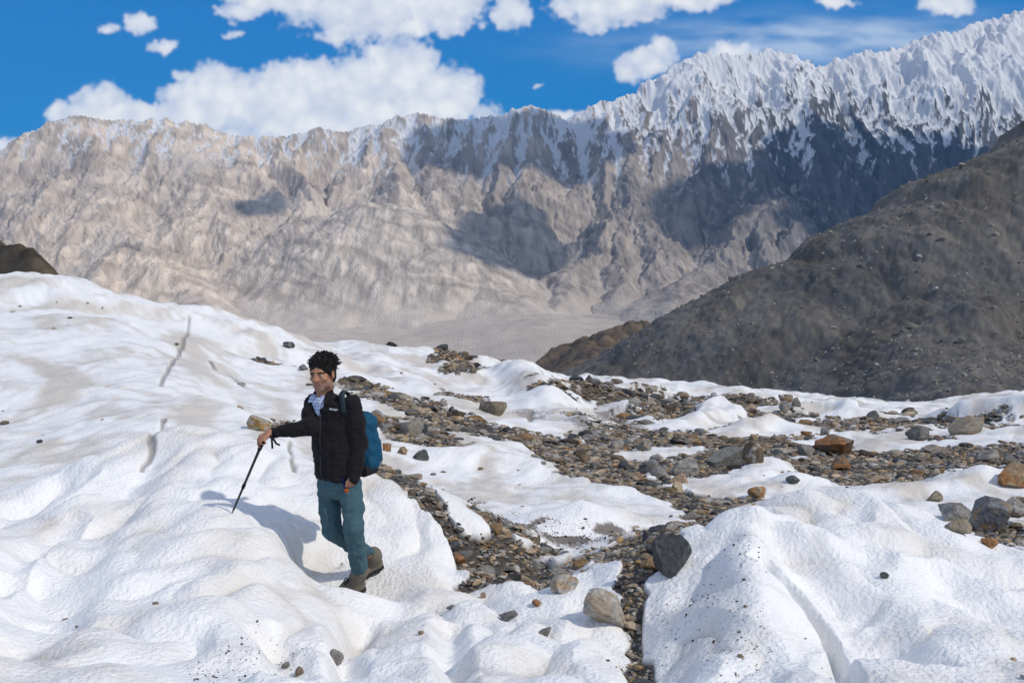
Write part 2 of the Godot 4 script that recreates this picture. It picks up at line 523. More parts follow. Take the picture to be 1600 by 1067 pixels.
func moraine_row(r: int) -> void:
	var n := w_a.size()
	var pos := PackedVector3Array()
	var col := PackedColorArray()
	pos.resize(n)
	col.resize(n)
	var d := w_d[r]
	for c in n:
		var x := w_a[c] * d
		var z := -d
		var wx := x + 5.0 * w_warp.get_noise_2d(x, z * 0.5)
		var wz := z + 5.0 * w_warp.get_noise_2d(x + 900.0, z * 0.5)
		var h := -160.0
		for k in w_bins[c]:
			h = maxf(h, ridge_height(w_seg[k], wx, wz))
		# beds of till: the slope steps down in benches with steep risers, cut by gullies
		var bed := (h + 7.0 * w_warp.get_noise_2d(x * 0.35, z * 0.35)) / 21.0
		var f := bed - floorf(bed)
		var step := (sstep(0.46, 0.74, f) - f) * 21.0
		var cut := w_gully.get_noise_2d(wx * 0.8, wz * 0.28)
		var bare := sstep(-0.25, 0.25, w_warp.get_noise_2d(x * 0.35 + 77.0, z * 0.35))
		h += step * 0.27 * bare - 2.2 * (cut - 0.3) + 0.8 * w_rough.get_noise_2d(x, z * 0.4) + 0.4 * w_fine.get_noise_2d(x * 1.6, z * 0.7)
		var t := w_tone.get_noise_2d(x, z + h * 2.0)
		var k2 := 0.95 + 0.28 * t + 0.40 * w_fine.get_noise_2d(x, z * 0.5)
		var till := Color(0.235, 0.22, 0.198).lerp(Color(0.175, 0.172, 0.166), sstep(-0.2, 0.3, w_tone.get_noise_2d(x * 0.4, h * 1.5)))
		# moss-dark heather and old crust on the upper slope
		till = till.lerp(Color(0.115, 0.107, 0.096), sstep(0.05, 0.30, w_warp.get_noise_2d(x * 1.3 + 40.0, z * 1.3 + h)) * 0.45)
		till = till.lerp(Color(0.25, 0.215, 0.17), sstep(0.10, 0.4, w_tone.get_noise_2d(x + 500.0, z)) * 0.3)
		col[c] = Color(till.r * k2, till.g * k2, till.b * k2)
		pos[c] = Vector3(x, h, z)
	m_rows[r] = pos
	m_cols[r] = col

func till_material(sd: int, size: float, relief: float) -> StandardMaterial3D:
	var mat := StandardMaterial3D.new()
	mat.vertex_color_use_as_albedo = true
	mat.roughness = 0.95
	mat.metallic_specular = 0.2
	mat.uv1_triplanar = true
	mat.uv1_world_triplanar = true
	mat.uv1_scale = Vector3.ONE / size
	mat.albedo_texture = noise_tex(1024, sd, 0.05, 5, Color(0.76, 0.76, 0.76), Color(1, 1, 1))
	mat.heightmap_enabled = true
	mat.heightmap_texture = noise_tex(1024, sd + 1, 0.03, 5, Color.BLACK, Color.WHITE)
	mat.heightmap_scale = relief
	return mat

func make_moraine() -> void:
	w_seg = segments_of([
		[[[960, 600, 760], [1010, 583, 720], [1100, 513, 660], [1160, 478, 610], [1210, 452, 570], [1260, 428, 540], [1310, 398, 510], [1400, 346, 460], [1450, 303, 430], [1500, 264, 405], [1560, 232, 390], [1620, 200, 380], [1750, 120, 370], [2100, 60, 360]], 0.56, 3.0, 0],
		[[[1310, 398, 510], [1330, 480, 400], [1350, 570, 300]], 0.62, 4.0, 0],
		[[[1500, 264, 405], [1500, 400, 300], [1520, 520, 220], [1540, 600, 150]], 0.55, 6.0, 0],
		[[[1210, 452, 570], [1190, 520, 470], [1170, 580, 380]], 0.62, 4.0, 0],
	])
	# foot of the wall: a low shoulder of rubble beside the ice
	w_seg.append_array(segments_of([[[[1180, 590, 330], [1400, 600, 220], [1620, 585, 160], [1900, 560, 140]], 0.3, 4.0, 0]]))
	for i in 540:
		w_a.append(lerpf(-0.14, 0.86, i / 539.0))
	for i in 270:
		w_d.append(90.0 * pow(820.0 / 90.0, i / 269.0))
	w_bins = bin_segments(w_seg, w_a, -160.0)
	m_rows.resize(w_d.size())
	m_cols.resize(w_d.size())
	in_parallel(moraine_row, w_d.size())
	setting("moraine_slope", grid_mesh(gathered(m_rows), gathered_colors(m_cols), w_a.size(), w_d.size()), till_material(51, 8.0, 22.0))
	# pale stones stuck in the till
	rng.seed = 55
	var where: Array[Transform3D] = []
	var tint := PackedColorArray()
	for i in 90000:
		if where.size() >= 13000:
			break
		var r := rng.randi_range(1, w_d.size() - 2)
		var c := rng.randi_range(90, w_a.size() - 60)
		var p: Vector3 = m_rows[r][c]
		if p.y < -30.0 or w_rough.get_noise_2d(p.x * 0.3, p.z * 0.3) < rng.randf_range(-0.5, 0.4):
			continue
		var size := 0.21 * exp(rng.randfn(0.0, 0.62)) * (0.6 + w_d[r] / 300.0)
		where.append(Transform3D(Basis(Vector3(rng.randfn(), rng.randfn(), rng.randfn()).normalized(), rng.randf() * TAU) * Basis.from_scale(Vector3(1.3, 0.8, 1.0) * size), p + Vector3(rng.randf_range(-1, 1), 0, rng.randf_range(-1, 1)) * 0.2))
		var g := rng.randf_range(0.11, 0.36)
		tint.append(Color(g, g * 0.95, g * 0.87))
	var mm := MultiMesh.new()
	mm.transform_format = MultiMesh.TRANSFORM_3D
	mm.use_colors = true
	mm.mesh = stone_mesh(640, 1, 7, 0.05, Color.WHITE, Color(0.9, 0.87, 0.84), 0.5)
	mm.instance_count = where.size()
	for i in where.size():
		mm.set_instance_transform(i, where[i])
		mm.set_instance_color(i, tint[i])
	var mi := MultiMeshInstance3D.new()
	mi.name = "moraine_stones"
	mi.multimesh = mm
	var m := StandardMaterial3D.new()
	m.vertex_color_use_as_albedo = true
	m.roughness = 0.9
	mi.material_override = m
	mi.set_meta("kind", "stuff")
	mi.set_meta("label", "pale stones stuck in the grey till of the moraine slope")
	mi.set_meta("category", "stones")
	add_child(mi)
	m_rows.clear()
	m_cols.clear()

func hill_mesh(lines: Array, a0: float, a1: float, d0: float, d1: float, nc: int, nr: int, low: float, wobble: float, tint: Color, tint2: Color) -> ArrayMesh:
	var seg := segments_of(lines)
	var pos := PackedVector3Array()
	var col := PackedColorArray()
	var k := wobble
	for r in nr:
		var d := lerpf(d0, d1, r / (nr - 1.0))
		for c in nc:
			var x := lerpf(a0, a1, c / (nc - 1.0)) * d
			var wx := x + k * 1.6 * w_warp.get_noise_2d(x * 4.0 / k, d * 4.0 / k)
			var h := low
			for s in seg:
				h = maxf(h, ridge_height(s, wx, -d))
			var g := w_gully.get_noise_2d(wx * 3.0 / k, d * 1.6 / k)
			h += minf(1.0, (h - low) / (k * 3.0)) * (-k * (g - 0.3) + 0.15 * k * w_rough.get_noise_2d(x * 6.0 / k, d * 6.0 / k))
			pos.append(Vector3(x, h, -d))
			var t := w_tone.get_noise_2d(x * 5.0 / k, d * 5.0 / k + h)
			var q := 0.9 + 0.5 * w_rough.get_noise_2d(x * 3.0 / k, d * 3.0 / k)
			var p := tint.lerp(tint2, sstep(-0.15, 0.3, t))
			col.append(Color(p.r * q, p.g * q, p.b * q))
	return grid_mesh(pos, col, nc, nr)

func make_hills() -> void:
	setting("brown_hill", hill_mesh([
		[[[800, 590, 1500], [860, 562, 1450], [905, 535, 1420], [950, 515, 1400], [1000, 509, 1380], [1045, 514, 1360], [1100, 530, 1340], [1200, 560, 1300]], 0.50, 10.0, 0],
		[[[950, 515, 1400], [930, 550, 1250], [920, 580, 1120]], 0.5, 12.0, 0],
		[[[1045, 514, 1360], [1040, 550, 1200], [1030, 580, 1080]], 0.5, 12.0, 0]],
		-0.02, 0.30, 950.0, 1650.0, 240, 150, -190.0, 14.0, Color(0.25, 0.185, 0.125), Color(0.17, 0.135, 0.105)), till_material(61, 60.0, 200.0))
	setting("valley_knoll", hill_mesh([[[[660, 585, 900], [745, 556, 900], [760, 556, 900], [850, 590, 900]], 0.35, 8.0, 0]],
		-0.12, 0.06, 800.0, 1000.0, 90, 60, -120.0, 6.0, Color(0.30, 0.22, 0.15), Color(0.24, 0.19, 0.14)), till_material(63, 40.0, 100.0))
	setting("rock_crag", hill_mesh([
		[[[-260, 250, 330], [-120, 320, 320], [-30, 372, 310], [10, 382, 300], [35, 398, 295], [52, 414, 290], [66, 440, 285], [80, 470, 280]], 0.9, 2.0, 0]],
		-0.80, -0.42, 200.0, 380.0, 220, 120, -60.0, 5.0, Color(0.20, 0.155, 0.11), Color(0.10, 0.085, 0.07)), till_material(65, 16.0, 90.0))

# ---------------------------------------------------------------- clouds high over the valley; their shade falls on the range
func make_cloud(px: float, py: float, d: float, rx: float, rz: float, sd: int, label: String) -> void:
	var on := spot(px, py, d)
	var to := TO_SUN.normalized()
	var at := on + to * ((2600.0 - on.y) / to.y)
	rng.seed = sd
	var lump := noise(sd, 1.0, 3)
	var ball := SphereMesh.new()
	ball.radial_segments = 28
	ball.rings = 14
	var src := ball.get_mesh_arrays()
	var st := SurfaceTool.new()
	st.begin(Mesh.PRIMITIVE_TRIANGLES)
	var base := 0
	for k in 9:
		var ang := TAU * k / 8.0 + rng.randf_range(-0.3, 0.3)
		var far := 0.0 if k == 8 else rng.randf_range(0.45, 0.72)
		var c := Vector3(cos(ang) * far * rx, 0, sin(ang) * far * rz)
		var size := Vector3(rx, minf(rx, rz) * 0.5, rz) * (0.68 if k == 8 else rng.randf_range(0.34, 0.52))
		for v: Vector3 in src[Mesh.ARRAY_VERTEX]:
			var w := v * 2.0
			w *= 1.0 + 0.45 * lump.get_noise_3d(w.x * 1.4 + k * 9.0, w.y * 1.4, w.z * 1.4)
			if w.y < 0.0:
				w.y *= 0.35
			st.add_vertex(c + w * size)
		for i: int in src[Mesh.ARRAY_INDEX]:
			st.add_index(base + i)
		base += src[Mesh.ARRAY_VERTEX].size()
	st.generate_normals()
	var mat := StandardMaterial3D.new()
	mat.albedo_color = Color(0.93, 0.94, 0.95)
	mat.roughness = 1.0
	var o := MeshInstance3D.new()
	o.name = numbered("cumulus_cloud")
	o.mesh = st.commit()
	o.material_override = mat
	o.position = at
	tag(o, label, "cloud", "clouds over the valley")
	add_child(o)

func make_clouds() -> void:
	make_cloud(785, 385, 4750, 370, 560, 301, "white cumulus cloud shading the gorge beside the round hill")
	make_cloud(800, 235, 5750, 620, 430, 302, "white cumulus cloud shading the dark crest above the gorge")
	make_cloud(1350, 315, 5600, 1000, 700, 303, "broad white cumulus cloud shading the wall below the snowy peaks")
	make_cloud(1105, 320, 5300, 300, 430, 304, "white cumulus cloud shading the flank of the pointed buttress")
	make_cloud(412, 318, 5000, 120, 190, 305, "small white cumulus cloud shading a gully of the tan mountain")
	make_cloud(570, 300, 4900, 80, 100, 306, "smallest white cumulus cloud, above the round hill")

# ---------------------------------------------------------------- the glacier
# low ground under the mounds: a thin-plate spline through surveyed points (direction x / depth, log depth) -> height
var g_src := PackedVector2Array()
var g_w := PackedFloat64Array()
var g_base := PackedFloat32Array()
const GB_C := 170
const GB_R := 150
const G_A := 0.86
const G_D0 := 0.9
const G_D1 := 260.0
var g_seg: Array[PackedFloat32Array] = []
var g_bins := []
var g_a := PackedFloat32Array()
var g_d := PackedFloat32Array()
var g_h := PackedFloat32Array()
var g_rows := []
var g_cols := []
var n_lump := noise(71, 1.9, 3)
var n_cup := noise(72, 0.42, 2)
var n_fine := noise(73, 0.11, 3)
var n_far := noise(74, 9.0, 4)
var n_flute := noise(75, 0.5, 3, FastNoiseLite.TYPE_SIMPLEX_SMOOTH, true)
var n_dirt := noise(76, 1.3, 5)
var n_speck := noise(77, 0.05, 2)
var n_edge := noise(78, 1.1, 4)
var n_edge_far := noise(79, 5.0, 4)
var debris: Array[PackedFloat32Array] = []
var clean: Array[PackedFloat32Array] = []
var cracks: Array[PackedFloat32Array] = []
var silt: Array[PackedFloat32Array] = []
var grooves: Array[PackedFloat32Array] = []
var grit: Array[PackedFloat32Array] = []
var n_pillow := noise(80, 0.95, 2)
var g_stony := []

func plate(r2: float) -> float:
	return 0.0 if r2 < 1e-12 else 0.5 * r2 * log(r2)

func solve_base() -> void:
	var pts := []
	for a in [-0.8, -0.4, 0.0, 0.4, 0.8]:
		pts.append([a, 1.0, 0.72])
		pts.append([a, 2.5, 0.70])
	for p in [[0, 1067, 4.0], [200, 1067, 4.1], [400, 1067, 4.2], [640, 1067, 4.3], [850, 1067, 4.4], [950, 1067, 4.7], [1000, 1060, 5.3], [1035, 1067, 5.1], [1110, 1067, 4.7], [1300, 1067, 4.3], [1600, 1067, 4.2],
			[100, 900, 6.0], [250, 900, 5.9], [400, 900, 6.0], [400, 1000, 5.0], [450, 860, 6.85], [535, 930, 7.0], [362, 800, 7.1], [250, 800, 7.1], [530, 1000, 5.7], [640, 1000, 5.6], [620, 940, 6.8], [700, 960, 6.2], [800, 960, 6.3], [900, 920, 6.9], [930, 940, 6.8], [985, 990, 6.2],
			[592, 893, 7.35], [640, 895, 7.5], [0, 850, 6.5], [-200, 850, 6.5],
			# back of the near ice, hollow, then the long ice slope
			[100, 705, 12], [100, 640, 15.5], [100, 560, 22], [60, 500, 28], [250, 655, 13.5], [250, 560, 22], [250, 505, 31], [400, 650, 17], [400, 600, 25], [350, 700, 12.5], [450, 700, 13], [440, 650, 18], [440, 590, 28], [560, 600, 26], [600, 690, 15], [640, 650, 20], [640, 600, 32],
			[-200, 640, 15.5], [-200, 500, 28],
			# trough and debris floor
			[610, 725, 13.6], [640, 765, 12], [740, 800, 11.5], [700, 850, 9.8], [760, 890, 9.2], [880, 920, 8.8], [980, 930, 8.3], [1000, 985, 7.0], [1015, 1030, 5.9], [840, 830, 10.4], [1060, 900, 8.6], [1130, 840, 10.2],
			[760, 640, 30], [760, 600, 42], [850, 640, 30], [900, 660, 26], [900, 620, 45], [1000, 640, 38], [1000, 700, 20], [1000, 760, 14], [900, 720, 17], [1100, 700, 20], [1100, 650, 34], [1100, 760, 14.5], [1300, 720, 18.5], [1300, 760, 14.5], [1300, 660, 30], [1450, 700, 20], [1450, 780, 12.6], [1500, 830, 10.3], [1600, 850, 9.5], [1600, 765, 13.5], [1600, 690, 20], [1900, 765, 13.5], [1900, 690, 20],
			# the brink where the ice drops out of sight
			[560, 540, 52], [640, 545, 58], [700, 560, 58], [760, 570, 60], [820, 582, 63], [880, 594, 66], [950, 602, 68], [1050, 608, 70], [1200, 616, 70], [1320, 624, 66], [1450, 638, 60], [1600, 640, 50], [1900, 640, 50], [440, 550, 48]]:
		var w := spot(p[0], p[1], p[2])
		pts.append([w.x / p[2], p[2], w.y])
	for p in [[0.0, 8.9, 0.25], [-0.45, 9.6, 0.15], [-0.33, 10.2, 0.15], [-0.25, 10.2, 0.1], [-0.15, 9.6, -0.1], [-0.6, 9.6, 0.2], [-0.5, 48.0, 0.6], [-0.3, 52.0, -0.8], [-0.8, 48.0, 0.8], [-0.5, 120.0, -14.0], [-0.2, 110.0, -14.0], [0.0, 110.0, -17.0], [0.25, 110.0, -16.0], [0.5, 110.0, -13.0], [0.8, 110.0, -12.0], [-0.8, 120.0, -14.0], [-0.8, 260.0, -45.0], [0.0, 260.0, -50.0], [0.8, 260.0, -50.0], [0.25, 8.6, -0.2], [0.36, 9.3, -0.3], [0.5, 8.6, -0.1]]:
		pts.append(p)
	pts = pts.filter(func(p): return not (p[0] == 0.0 and p[1] == 8.9))
	var n := pts.size()
	var size := n + 3
	var m: Array[PackedFloat64Array] = []
	for i in n:
		g_src.append(Vector2(pts[i][0] * 2.2, log(pts[i][1])))
	for i in size:
		var row := PackedFloat64Array()
		row.resize(size + 1)
		if i < n:
			for j in n:
				row[j] = plate(g_src[i].distance_squared_to(g_src[j])) + (0.004 if i == j else 0.0)
			row[n] = 1.0
			row[n + 1] = g_src[i].x
			row[n + 2] = g_src[i].y
			row[size] = pts[i][2]
		else:
			for j in n:
				row[j] = 1.0 if i == n else (g_src[j].x if i == n + 1 else g_src[j].y)
		m.append(row)
	for k in size:
		var best := k
		for i in range(k + 1, size):
			if absf(m[i][k]) > absf(m[best][k]):
				best = i
		var tmp := m[k]
		m[k] = m[best]
		m[best] = tmp
		var top := m[k]
		for i in range(k + 1, size):
			var f := m[i][k] / top[k]
			if f != 0.0:
				var row := m[i]
				for j in range(k, size + 1):
					row[j] -= f * top[j]
				m[i] = row
	g_w.resize(size)
	for k in range(size - 1, -1, -1):
		var s := m[k][size]
		for j in range(k + 1, size):
			s -= m[k][j] * g_w[j]
		g_w[k] = s / m[k][k]
	g_base.resize(GB_C * GB_R)
	g_rows.resize(GB_R)
	in_parallel(base_row, GB_R)
	for r in GB_R:
		for c in GB_C:
			g_base[r * GB_C + c] = g_rows[r][c]

func base_row(r: int) -> void:
	var row := PackedFloat32Array()
	row.resize(GB_C)
	var v := lerpf(log(G_D0), log(G_D1), r / (GB_R - 1.0))
	var n := g_src.size()
	for c in GB_C:
		var p := Vector2(lerpf(-G_A, G_A, c / (GB_C - 1.0)) * 2.2, v)
		var s := g_w[n] + g_w[n + 1] * p.x + g_w[n + 2] * p.y
		for j in n:
			s += g_w[j] * plate(p.distance_squared_to(g_src[j]))
		row[c] = s
	g_rows[r] = row

func lookup(t: PackedFloat32Array, nc: int, fc: float, fr: float, nr: int) -> float:
	var c := clampi(int(fc), 0, nc - 2)
	var r := clampi(int(fr), 0, nr - 2)
	var u := clampf(fc - c, 0.0, 1.0)
	var v := clampf(fr - r, 0.0, 1.0)
	var k := r * nc + c
	return lerpf(lerpf(t[k], t[k + 1], u), lerpf(t[k + nc], t[k + nc + 1], u), v)

func low_ground(a: float, d: float) -> float:
	return lookup(g_base, GB_C, (a + G_A) / (2.0 * G_A) * (GB_C - 1), (log(d) - log(G_D0)) / (log(G_D1) - log(G_D0)) * (GB_R - 1), GB_R)

# a line on the ground: strength of the nearest stretch, 1 on it, 0 at its width
func along(lines: Array, x: float, z: float, ragged: float) -> float:
	var best := -1.0
	for s: PackedFloat32Array in lines:
		var ex := s[2] - s[0]
		var ez := s[3] - s[1]
		var t := clampf(((x - s[0]) * ex + (z - s[1]) * ez) / (ex * ex + ez * ez + 1e-9), 0.0, 1.0)
		var w := lerpf(s[4], s[5], t)
		var dx := x - s[0] - ex * t
		if absf(dx) > w * 2.0:
			continue
		var dz := z - s[1] - ez * t
		best = maxf(best, 1.0 - sqrt(dx * dx + dz * dz) / w)
	return best + ragged if best > -1.0 else -1.0

# ground under a direction of the frame (for laying things out): first hit of the sight line with the shaped ice
func hit(px: float, py: float) -> Vector3:
	var d := 3.0
	var last := d
	while d < 150.0:
		var p := spot(px, py, d)
		if p.y < ground(p.x, p.z):
			var lo := last
			var hi := d
			for i in 12:
				var mid := (lo + hi) / 2.0
				p = spot(px, py, mid)
				if p.y < ground(p.x, p.z):
					hi = mid
				else:
					lo = mid
			return spot(px, py, hi)
		last = d
		d *= 1.012
	return spot(px, py, 60.0)

func shaped(x: float, d: float, near: PackedInt32Array, live := PackedByteArray()) -> float:
	var a := x / d
	var h := low_ground(a, d)
	var wob := 0.10 * n_lump.get_noise_2d(x * 0.8, d * 0.8) * clampf(d / 9.0, 0.5, 4.0)
	var wx := x + wob
	var filtered := not live.is_empty()
	for k in near:
		if filtered and live[k] == 0:
			continue
		var s := g_seg[k]
		var b := ridge_height(s, wx, -d + wob)
		var soft: float = s[8]
		var q := clampf(0.5 + 0.5 * (b - h) / soft, 0.0, 1.0)
		h = lerpf(h, b, q) + soft * q * (1.0 - q)
	return h

var g_ready := false
func ground(x: float, z: float) -> float:
	var d := maxf(-z, G_D0)
	var a := x / d
	if g_ready:
		var fc := 0.0
		var lo := 0
		var hi := g_a.size() - 1
		while hi - lo > 1:
			var mid := (lo + hi) / 2
			if g_a[mid] < a:
				lo = mid
			else:
				hi = mid
		fc = lo + clampf((a - g_a[lo]) / (g_a[hi] - g_a[lo]), 0.0, 1.0)
		var r0 := 0
		var r1 := g_d.size() - 1
		while r1 - r0 > 1:
			var mid := (r0 + r1) / 2
			if g_d[mid] < d:
				r0 = mid
			else:
				r1 = mid
		return lookup(g_h, g_a.size(), fc, r0 + clampf((d - g_d[r0]) / (g_d[r1] - g_d[r0]), 0.0, 1.0), g_d.size())
	var c := clampi(int((a + G_A) / (2.0 * G_A) * 199.0), 0, 199)
	return shaped(x, d, g_coarse[c])
var g_coarse := []

# the lines that can touch row d, cut into 64 fans
func fans(lines: Array[PackedFloat32Array], d: float) -> Array:
	var out := []
	for i in 64:
		out.append([])
	for s in lines:
		var w := maxf(s[4], s[5]) * 1.6 + 0.3
		if maxf(-s[1], -s[3]) + w < d or minf(-s[1], -s[3]) - w > d:
			continue
		var c0 := clampi(int(((minf(s[0], s[2]) - w) / d + G_A) / (2.0 * G_A) * 64.0), 0, 63)
		var c1 := clampi(int(((maxf(s[0], s[2]) + w) / d + G_A) / (2.0 * G_A) * 64.0), 0, 63)
		for c in range(c0, c1 + 1):
			out[c].append(s)
	return out

func debris_at(x: float, z: float, lines: Array = debris, islands: Array = clean) -> float:
	if lines.is_empty():
		return 0.0
	var d := -z
	var rag := 0.42 * n_edge.get_noise_2d(x, z) + 0.40 * n_cup.get_noise_2d(x, z) + 0.38 * n_edge_far.get_noise_2d(x, z) * sstep(9.0, 22.0, d)
	var m := along(lines, x, z, rag)
	if m <= -1.0:
		return 0.0
	m -= 3.0 * maxf(0.0, along(islands, x, z, 0.8 * rag)) + sstep(10.0, 16.0, d) * (0.04 + 0.60 * n_edge.get_noise_2d(x * 0.45 + 50.0, z * 0.45))
	return sstep(0.02, 0.22, m)

func glacier_row(r: int) -> void:
	var n := g_a.size()
	var pos := PackedVector3Array()
	var col := PackedColorArray()
	pos.resize(n)
	col.resize(n)
	var d := g_d[r]
	var farness := sstep(8.0, 30.0, d)
	var f_debris := fans(debris, d)
	var f_clean := fans(clean, d)
	var f_silt := fans(silt, d)
	var f_crack := fans(cracks, d)
	var f_groove := fans(grooves, d)
	var stony_row := PackedFloat32Array()
	stony_row.resize(n)
	var live := PackedByteArray()
	for s in g_seg:
		var reach := (maxf(s[2], s[5]) + 2.5) / s[6] + s[7]
		if d > 70.0:
			reach += 20.0
		live.append(1 if maxf(-s[1], -s[4]) + reach > d and minf(-s[1], -s[4]) - reach < d else 0)
	for c in n:
		var a := g_a[c]
		var fan := clampi(int((a + G_A) / (2.0 * G_A) * 64.0), 0, 63)
		var x := a * d
		var z := -d
		var h := shaped(x, d, g_bins[c], live)
		var stony := debris_at(x, z, f_debris[fan], f_clean[fan])
		# weathering of the ice: lumps, melt cups, flutes down the slopes, and grain
		var lump := n_lump.get_noise_2d(x, z)
		h += lump * (0.055 + 0.05 * farness)
		h += n_far.get_noise_2d(x, z) * lerpf(0.0, 0.75, sstep(14.0, 45.0, d))
		var melt := lerpf(n_flute.get_noise_2d(x * 0.45 + z * 0.18, z * 0.16 - x * 0.05), n_flute.get_noise_2d(x * 0.16 + z * 0.07, z * 0.07 - x * 0.02), farness)
		h -= lerpf(0.024, 0.10, farness) * (melt - 0.2) * (1.0 - stony)
		var cup := n_cup.get_noise_2d(x * (1.0 - 0.6 * farness), z * (1.0 - 0.6 * farness))
		h += 0.013 * cup
		h += 0.0032 * n_fine.get_noise_2d(x, z)
		var crack := along(f_crack[fan], x + 0.03 * cup, z, 0.0)
		if crack > 0.0:
			h -= 0.035 * sstep(0.0, 1.0, crack) * clampf(d / 12.0, 0.6, 2.0)
		var groove := -1.0 if f_groove[fan].is_empty() else along(f_groove[fan], x + 0.10 * lump, z + 0.10 * cup, 0.0)
		if groove > 0.0:
			h -= 0.13 * sstep(0.0, 1.0, groove)
		var pil := 1.0
		# the near ice has melted into rounded pillows with creases between
		if d < 12.0:
			pil = absf(n_pillow.get_noise_2d(x + 0.2 * lump, z * 0.75))
			h += 0.075 * (minf(pil * 2.2, 1.0) - 0.5) * (1.0 - sstep(7.0, 12.0, d)) * (1.0 - stony)
		h -= 0.05 * stony
		stony_row[c] = stony
		# trodden step where the walker stands
		var tread := 1.0 - sstep(0.30, 0.62, Vector2(x + 1.13, d - 7.12).length())
		if tread > 0.0:
			h = lerpf(h, 0.015 + 0.26 * (d - 7.06) + 0.006 * cup, tread)
		# ---- what lies on it
		var dirt := n_dirt.get_noise_2d(x * (1.0 - 0.6 * farness), z * (1.0 - 0.6 * farness))
		var film := sstep(-0.10, 0.50, dirt + 0.25 * melt - 0.05) * (0.30 + 0.58 * sstep(9.5, 14.0, d))
		# layers of old snow show as grey-brown lines across the slopes
		var lines := n_dirt.get_noise_2d(x * 0.35 + 0.6 * lump, z * 1.5 + h * 2.4)
		film += sstep(0.12, 0.42, lines) * (0.14 + 0.34 * sstep(9.5, 13.0, d))
		film += (1.0 - sstep(0.0, 0.10, pil)) * sstep(-0.15, 0.25, dirt) * 0.30
		# grimy smears where meltwater has left its dust
		film += sstep(0.18, 0.55, n_dirt.get_noise_2d(x * 3.1 + 40.0, z * 3.1) + 0.5 * dirt) * 0.16
		film = minf(film, 0.85)
		var ice := Color(0.835, 0.84, 0.84).lerp(Color(0.56, 0.515, 0.455), film)
		var muck := -1.0 if f_silt[fan].is_empty() else along(f_silt[fan], x, z, 0.7 * n_dirt.get_noise_2d(x * 2.0, z * 2.0) + 0.55 * n_speck.get_noise_2d(x * 0.8, z * 0.8))
		if muck > 0.0:
			ice = ice.lerp(Color(0.115, 0.09, 0.068), sstep(0.10, 0.60, muck) * lerpf(0.9, 0.62, farness))
		if crack > 0.0:
			ice = ice.lerp(Color(0.23, 0.21, 0.19), sstep(0.25, 0.8, crack + 0.5 * dirt) * 0.75)
		var mud := Color(0.085, 0.074, 0.062)
		var q := 0.85 + 0.5 * dirt + 0.4 * n_speck.get_noise_2d(z, x)
		mud = Color(mud.r * q, mud.g * q, mud.b * q)
		col[c] = ice.lerp(mud, stony)
		pos[c] = Vector3(x, h, z)
	g_rows[r] = pos
	g_cols[r] = col
	g_stony[r] = stony_row

func trace(out: Array[PackedFloat32Array], pts: Array, w0: float, w1: float) -> void:
	var last := Vector3.ZERO
	for i in pts.size():
		var p := hit(pts[i][0], pts[i][1])
		if i > 0:
			var t0 := (i - 1.0) / (pts.size() - 1.0)
			var t1 := float(i) / (pts.size() - 1.0)
			out.append(PackedFloat32Array([last.x, last.z, p.x, p.z, lerpf(w0, w1, t0), lerpf(w0, w1, t1)]))
		last = p

# grit frozen into the ice: a few dark grains on clean grainy white
func speck_tex() -> NoiseTexture2D:
	var t := noise_tex(1024, 81, 0.045, 5, Color(0.94, 0.937, 0.93), Color(1, 1, 1))
	t.color_ramp.set_color(1, Color(0.42, 0.36, 0.30))
	t.color_ramp.add_point(0.70, Color(1, 1, 1))
	t.color_ramp.add_point(0.84, Color(0.96, 0.95, 0.94))
	return t

func surveyed(out: Array[PackedFloat32Array], pts: Array, w0: float, w1: float) -> void:
	for i in pts.size() - 1:
		var a := spot(pts[i][0], pts[i][1], pts[i][2])
		var b := spot(pts[i + 1][0], pts[i + 1][1], pts[i + 1][2])
		out.append(PackedFloat32Array([a.x, a.z, b.x, b.z, lerpf(w0, w1, i / (pts.size() - 1.0)), lerpf(w0, w1, (i + 1) / (pts.size() - 1.0))]))

